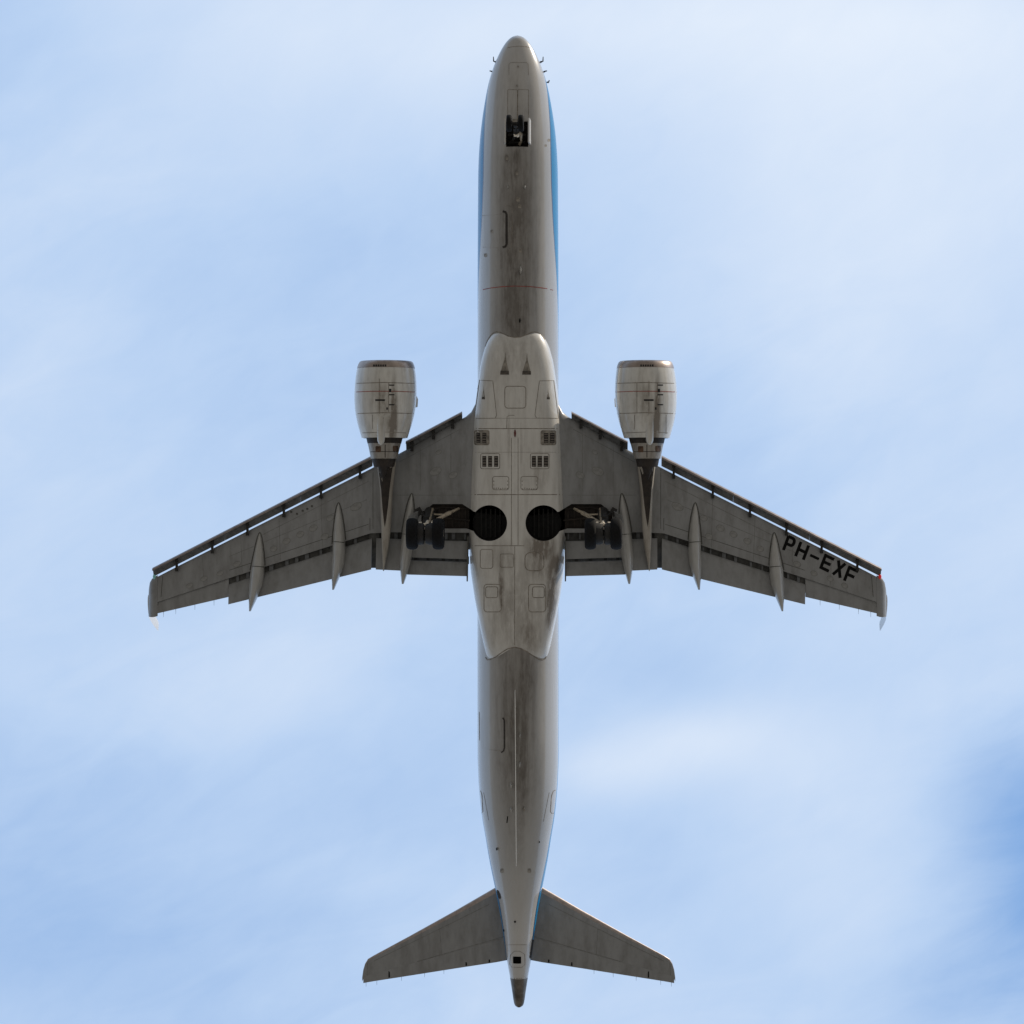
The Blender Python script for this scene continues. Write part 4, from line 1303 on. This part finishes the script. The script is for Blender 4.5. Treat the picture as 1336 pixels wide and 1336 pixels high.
for side in (1, -1):
    MIRROR = side < 0
    zA = -2.55
    axle_y = 696.5
    st_top, st_low = at(786.5, 668, -0.15), at(787, 696, zA)
    leg = MB().tube([st_top, st_top.lerp(st_low, .45), st_top.lerp(st_low, .46), st_top.lerp(st_low, .98)], [.22, .21, .14, .12], 14).obj('main_landing_gear', ['dark_metal'])
    rt, wd = 0.60, 0.45
    for cx in (770.2, 804.0):
        c = at(cx, axle_y, zA)
        tyre(c, rt, wd, leg); wheel_rim(c, rt, wd, leg)
    a, b = at(768, axle_y, zA), at(806, axle_y, zA)
    MB().tube([a, b], .07, 10).obj('axle', ['dark_metal'], leg)
    # brake packs
    mb = MB()
    for cx in (779.5, 794.8):
        c = at(cx, axle_y, zA); mb.lathe(c, (1, 0, 0), [(-.20, .12), (-.21, .36), (-.08, .41), (.14, .41), (.18, .36), (.18, .12)], 24)
    mb.obj('brake_pack', ['dark_metal'], leg)
    # torque links in front of the leg
    mb = MB()
    p1, p2, p3 = at(786.4, 680.5, -1.55), at(786.8, 684.5, -2.05), at(787, 691.5, -2.50)
    mb.tube([p1, p2], [.06, .085], 8); mb.tube([p2 + Vector((.10, 0, 0)), p3 + Vector((.20, 0, 0))], [.05, .05], 8); mb.tube([p2 + Vector((-.10, 0, 0)), p3 + Vector((-.20, 0, 0))], [.05, .05], 8)
    mb.tube([p2 + Vector((-.17, 0, 0)), p2 + Vector((.17, 0, 0))], .06, 8); mb.tube([p3 + Vector((-.11, .05, 0)), p3 + Vector((.11, .05, 0))], .05, 8)
    mb.obj('torque_link', ['chrome'], leg)
    mb = MB()
    for dx_ in (-.24, .24):
        mb.lathe(p3 + Vector((dx_, -.02, -.02)), (0, .6, .8), [(-.05, .03), (-.04, .06), (.05, .06), (.06, .03)], 10)
        mb.lathe(p2 + Vector((dx_ * .95, .06, -.02)), (1, 0, 0), [(-.05, .05), (.05, .05)], 10)
    mb.obj('brake_coupling', ['chrome'], leg)
    mb = MB()
    for i in range(4):
        p = at(780.5 + i * 4.4, 699, -2.62); mb.tube([p + Vector((0, .02, .3)), p + Vector((.02, -.12, .04)), p + Vector((0, -.3, .05))], .025, 6)
    mb.obj('brake_hose', ['dark_metal'], leg)
    # side brace folding out of the wing root, drag link, lock actuator
    mb = MB()
    b0, b1, b2 = at(749, 663.5, -0.35), at(761, 669.5, -0.75), at(783, 681.5, -1.35)
    mb.tube([b0, b1], [.05, .06], 10); mb.obj('side_brace', ['steel'], leg)
    mb = MB(); mb.tube([b1 + Vector((.05, .02, 0)), b1.lerp(b2, .45)], [.085, .075], 8); mb.tube([b1.lerp(b2, .4), b2], [.055, .05], 8); mb.box(b1, (.16, .10, .12), Matrix.Rotation(.5, 3, 'Z')); mb.obj('brace_joint', ['chrome' if 0 else 'steel'], leg, smooth=False)
    mb = MB(); mb.tube([at(762, 671.4, -0.7), at(784, 671, -0.7)], .032, 8); mb.obj('lock_actuator', ['steel'], leg)
    mb = MB(); mb.tube([at(783.0, 664, -0.3), at(784.0, 681, -1.7)], [.05, .045], 10); mb.obj('upper_strut', ['steel'], leg)
    # leg door plate outboard
    v = [at(799, 662, -0.35), at(806, 671, -0.9), at(809.5, 676, -1.3), at(806, 686, -1.3), at(800, 686, -0.6)]
    v = [at(797.5, 664, -.32), at(803.5, 668, -.8), at(812, 672.8, -1.15), at(813.8, 681, -1.2), at(806, 688, -.9)]
    n = len(v); w2 = [q + Vector((0.04, 0, 0.03)) for q in v]
    MB().add(v + w2, [tuple(range(n)), tuple(range(2 * n - 1, n - 1, -1))] + [(i, (i + 1) % n, n + (i + 1) % n, n + i) for i in range(n)]).obj('leg_door', ['wing'], leg, smooth=False)
    p = at(800, 667.5, -.5)
    mb = MB(); mb.box(p, (.22, .3, .3), Matrix.Rotation(.5, 3, 'Z')); mb.tube([p, at(791, 674, -.9)], .05, 8); mb.obj('door_link', ['dark_metal'], leg, smooth=False)
    # ribs and lines inside the bay
    mb = MB()
    for i in range(6):
        x = 741 + i * 8.5; a = at(x, 661, -.06); b = at(x, 688, -.06); mb.box((a + b) / 2, (.05, abs(a.y - b.y), .08))
    mb.tube([at(738, 664, -.14), at(770, 661.5, -.14), at(796, 668, -.14)], .03, 6); mb.tube([at(735, 679, -.12), at(765, 676, -.12), at(797, 681, -.12)], .035, 6)
    mb.obj('bay_rib', ['bay_rib' if 'bay_rib' in MAT else 'bay'], WING[side], smooth=False)
    # liner ring of the round well with the faint ribs of the brake fan seen inside
    mb = MB()
    for i in range(5):
        a = at(697 + i * 6, 664, .18); b = at(697 + i * 6, 701, .18); mb.box((a + b) / 2, (.05, abs(a.y - b.y), .06))
    mb.obj('well_rib', ['well_rib'], FP, smooth=False)
MIRROR = False

# nose leg
zN = -2.0
n_top, n_low = at(674.3, 180, -.1), at(672.2, 161.5, zN)
nleg = MB().tube([n_top, n_top.lerp(n_low, .5), n_top.lerp(n_low, .51), n_low], [.11, .11, .07, .065], 12).obj('nose_landing_gear', ['dark_metal'])
for cx in (664.3, 679.7):
    c = at(cx, 160.8, zN); tyre(c, .325, .215, nleg, 32); wheel_rim(c, .325, .2, nleg)
MB().tube([at(664, 160.8, zN), at(680, 160.8, zN)], .045, 8).obj('axle', ['dark_metal'], nleg)
mb = MB(); mb.tube([at(672.5, 170.5, -1.2), at(671, 167, -1.6)], [.06, .05], 8); mb.tube([at(675.5, 170.5, -1.2), at(675.8, 167, -1.6)], [.05, .05], 8); mb.obj('torque_link', ['dark_metal'], nleg)
mb = MB(); mb.lathe(at(675.4, 176.3, -.9), (.2, .5, -.85), [(-.06, .03), (-.05, .07), (.05, .075), (.06, .05)], 12); mb.lathe(at(672, 176.3, -.9), (0, .5, -.85), [(-.05, .02), (-.04, .05), (.04, .055), (.05, .03)], 12); mb.obj('taxi_lamp', ['chrome'], nleg)
mb = MB(); mb.tube([at(677, 173, -.9), at(680, 175, -.85), at(679.8, 179, -.7), at(680, 184, -.5), at(678, 188.5, -.35)], [.06, .06, .05, .045, .06], 8); mb.obj('drag_strut', ['steel'], nleg)
mb = MB(); mb.tube([at(668, 184, -.3), at(672, 178, -.8)], .05, 8); mb.tube([at(663, 176, -.3), at(686, 176, -.3)], .05, 8); mb.tube([at(664, 186, -.2), at(685, 186, -.2)], .06, 8); mb.obj('bay_frame', ['dark_metal'], nleg)
# open doors either side of the bay
for (x, mat, y0, y1, th) in ((690.6, 'white', 156.5, 188.5, .06), (659.4, 'fairing', 157, 189, .045)):
    a, b = at(x, y0, -.52), at(x, y1, -.52)
    sg = -1 if x > 675 else 1
    v = []; IN = .035
    for (p, l) in ((a, .55), (b, .62)):
        v += [Vector((p.x, p.y, -.42)), Vector((p.x - sg * IN, p.y, -.52 - l)), Vector((p.x + sg * (th - IN), p.y, -.52 - l)), Vector((p.x + sg * th, p.y, -.42))]
    v[0:4] = [q + Vector((0, 0, 0)) for q in v[0:4]]
    MB().add(v, [(0, 1, 2, 3), (7, 6, 5, 4), (0, 4, 5, 1), (1, 5, 6, 2), (2, 6, 7, 3), (3, 7, 4, 0)]).obj('nose_bay_door', [mat], smooth=False)
mb = MB(); a = at(671.7, 157.5, -.55); mb.box(a, (.17, .12, .06)); mb.obj('door_hinge', ['seam_soft'], F, smooth=False)

# ------------------------------------------------------------------ names and descriptions
ROOT['label'] = 'white bellied twin jet airliner with wheels lowered, seen from straight below against thin cloud'
ROOT['category'] = 'airliner'
WING[1]['label'] = 'grey wing lettered PH-EXF in black'
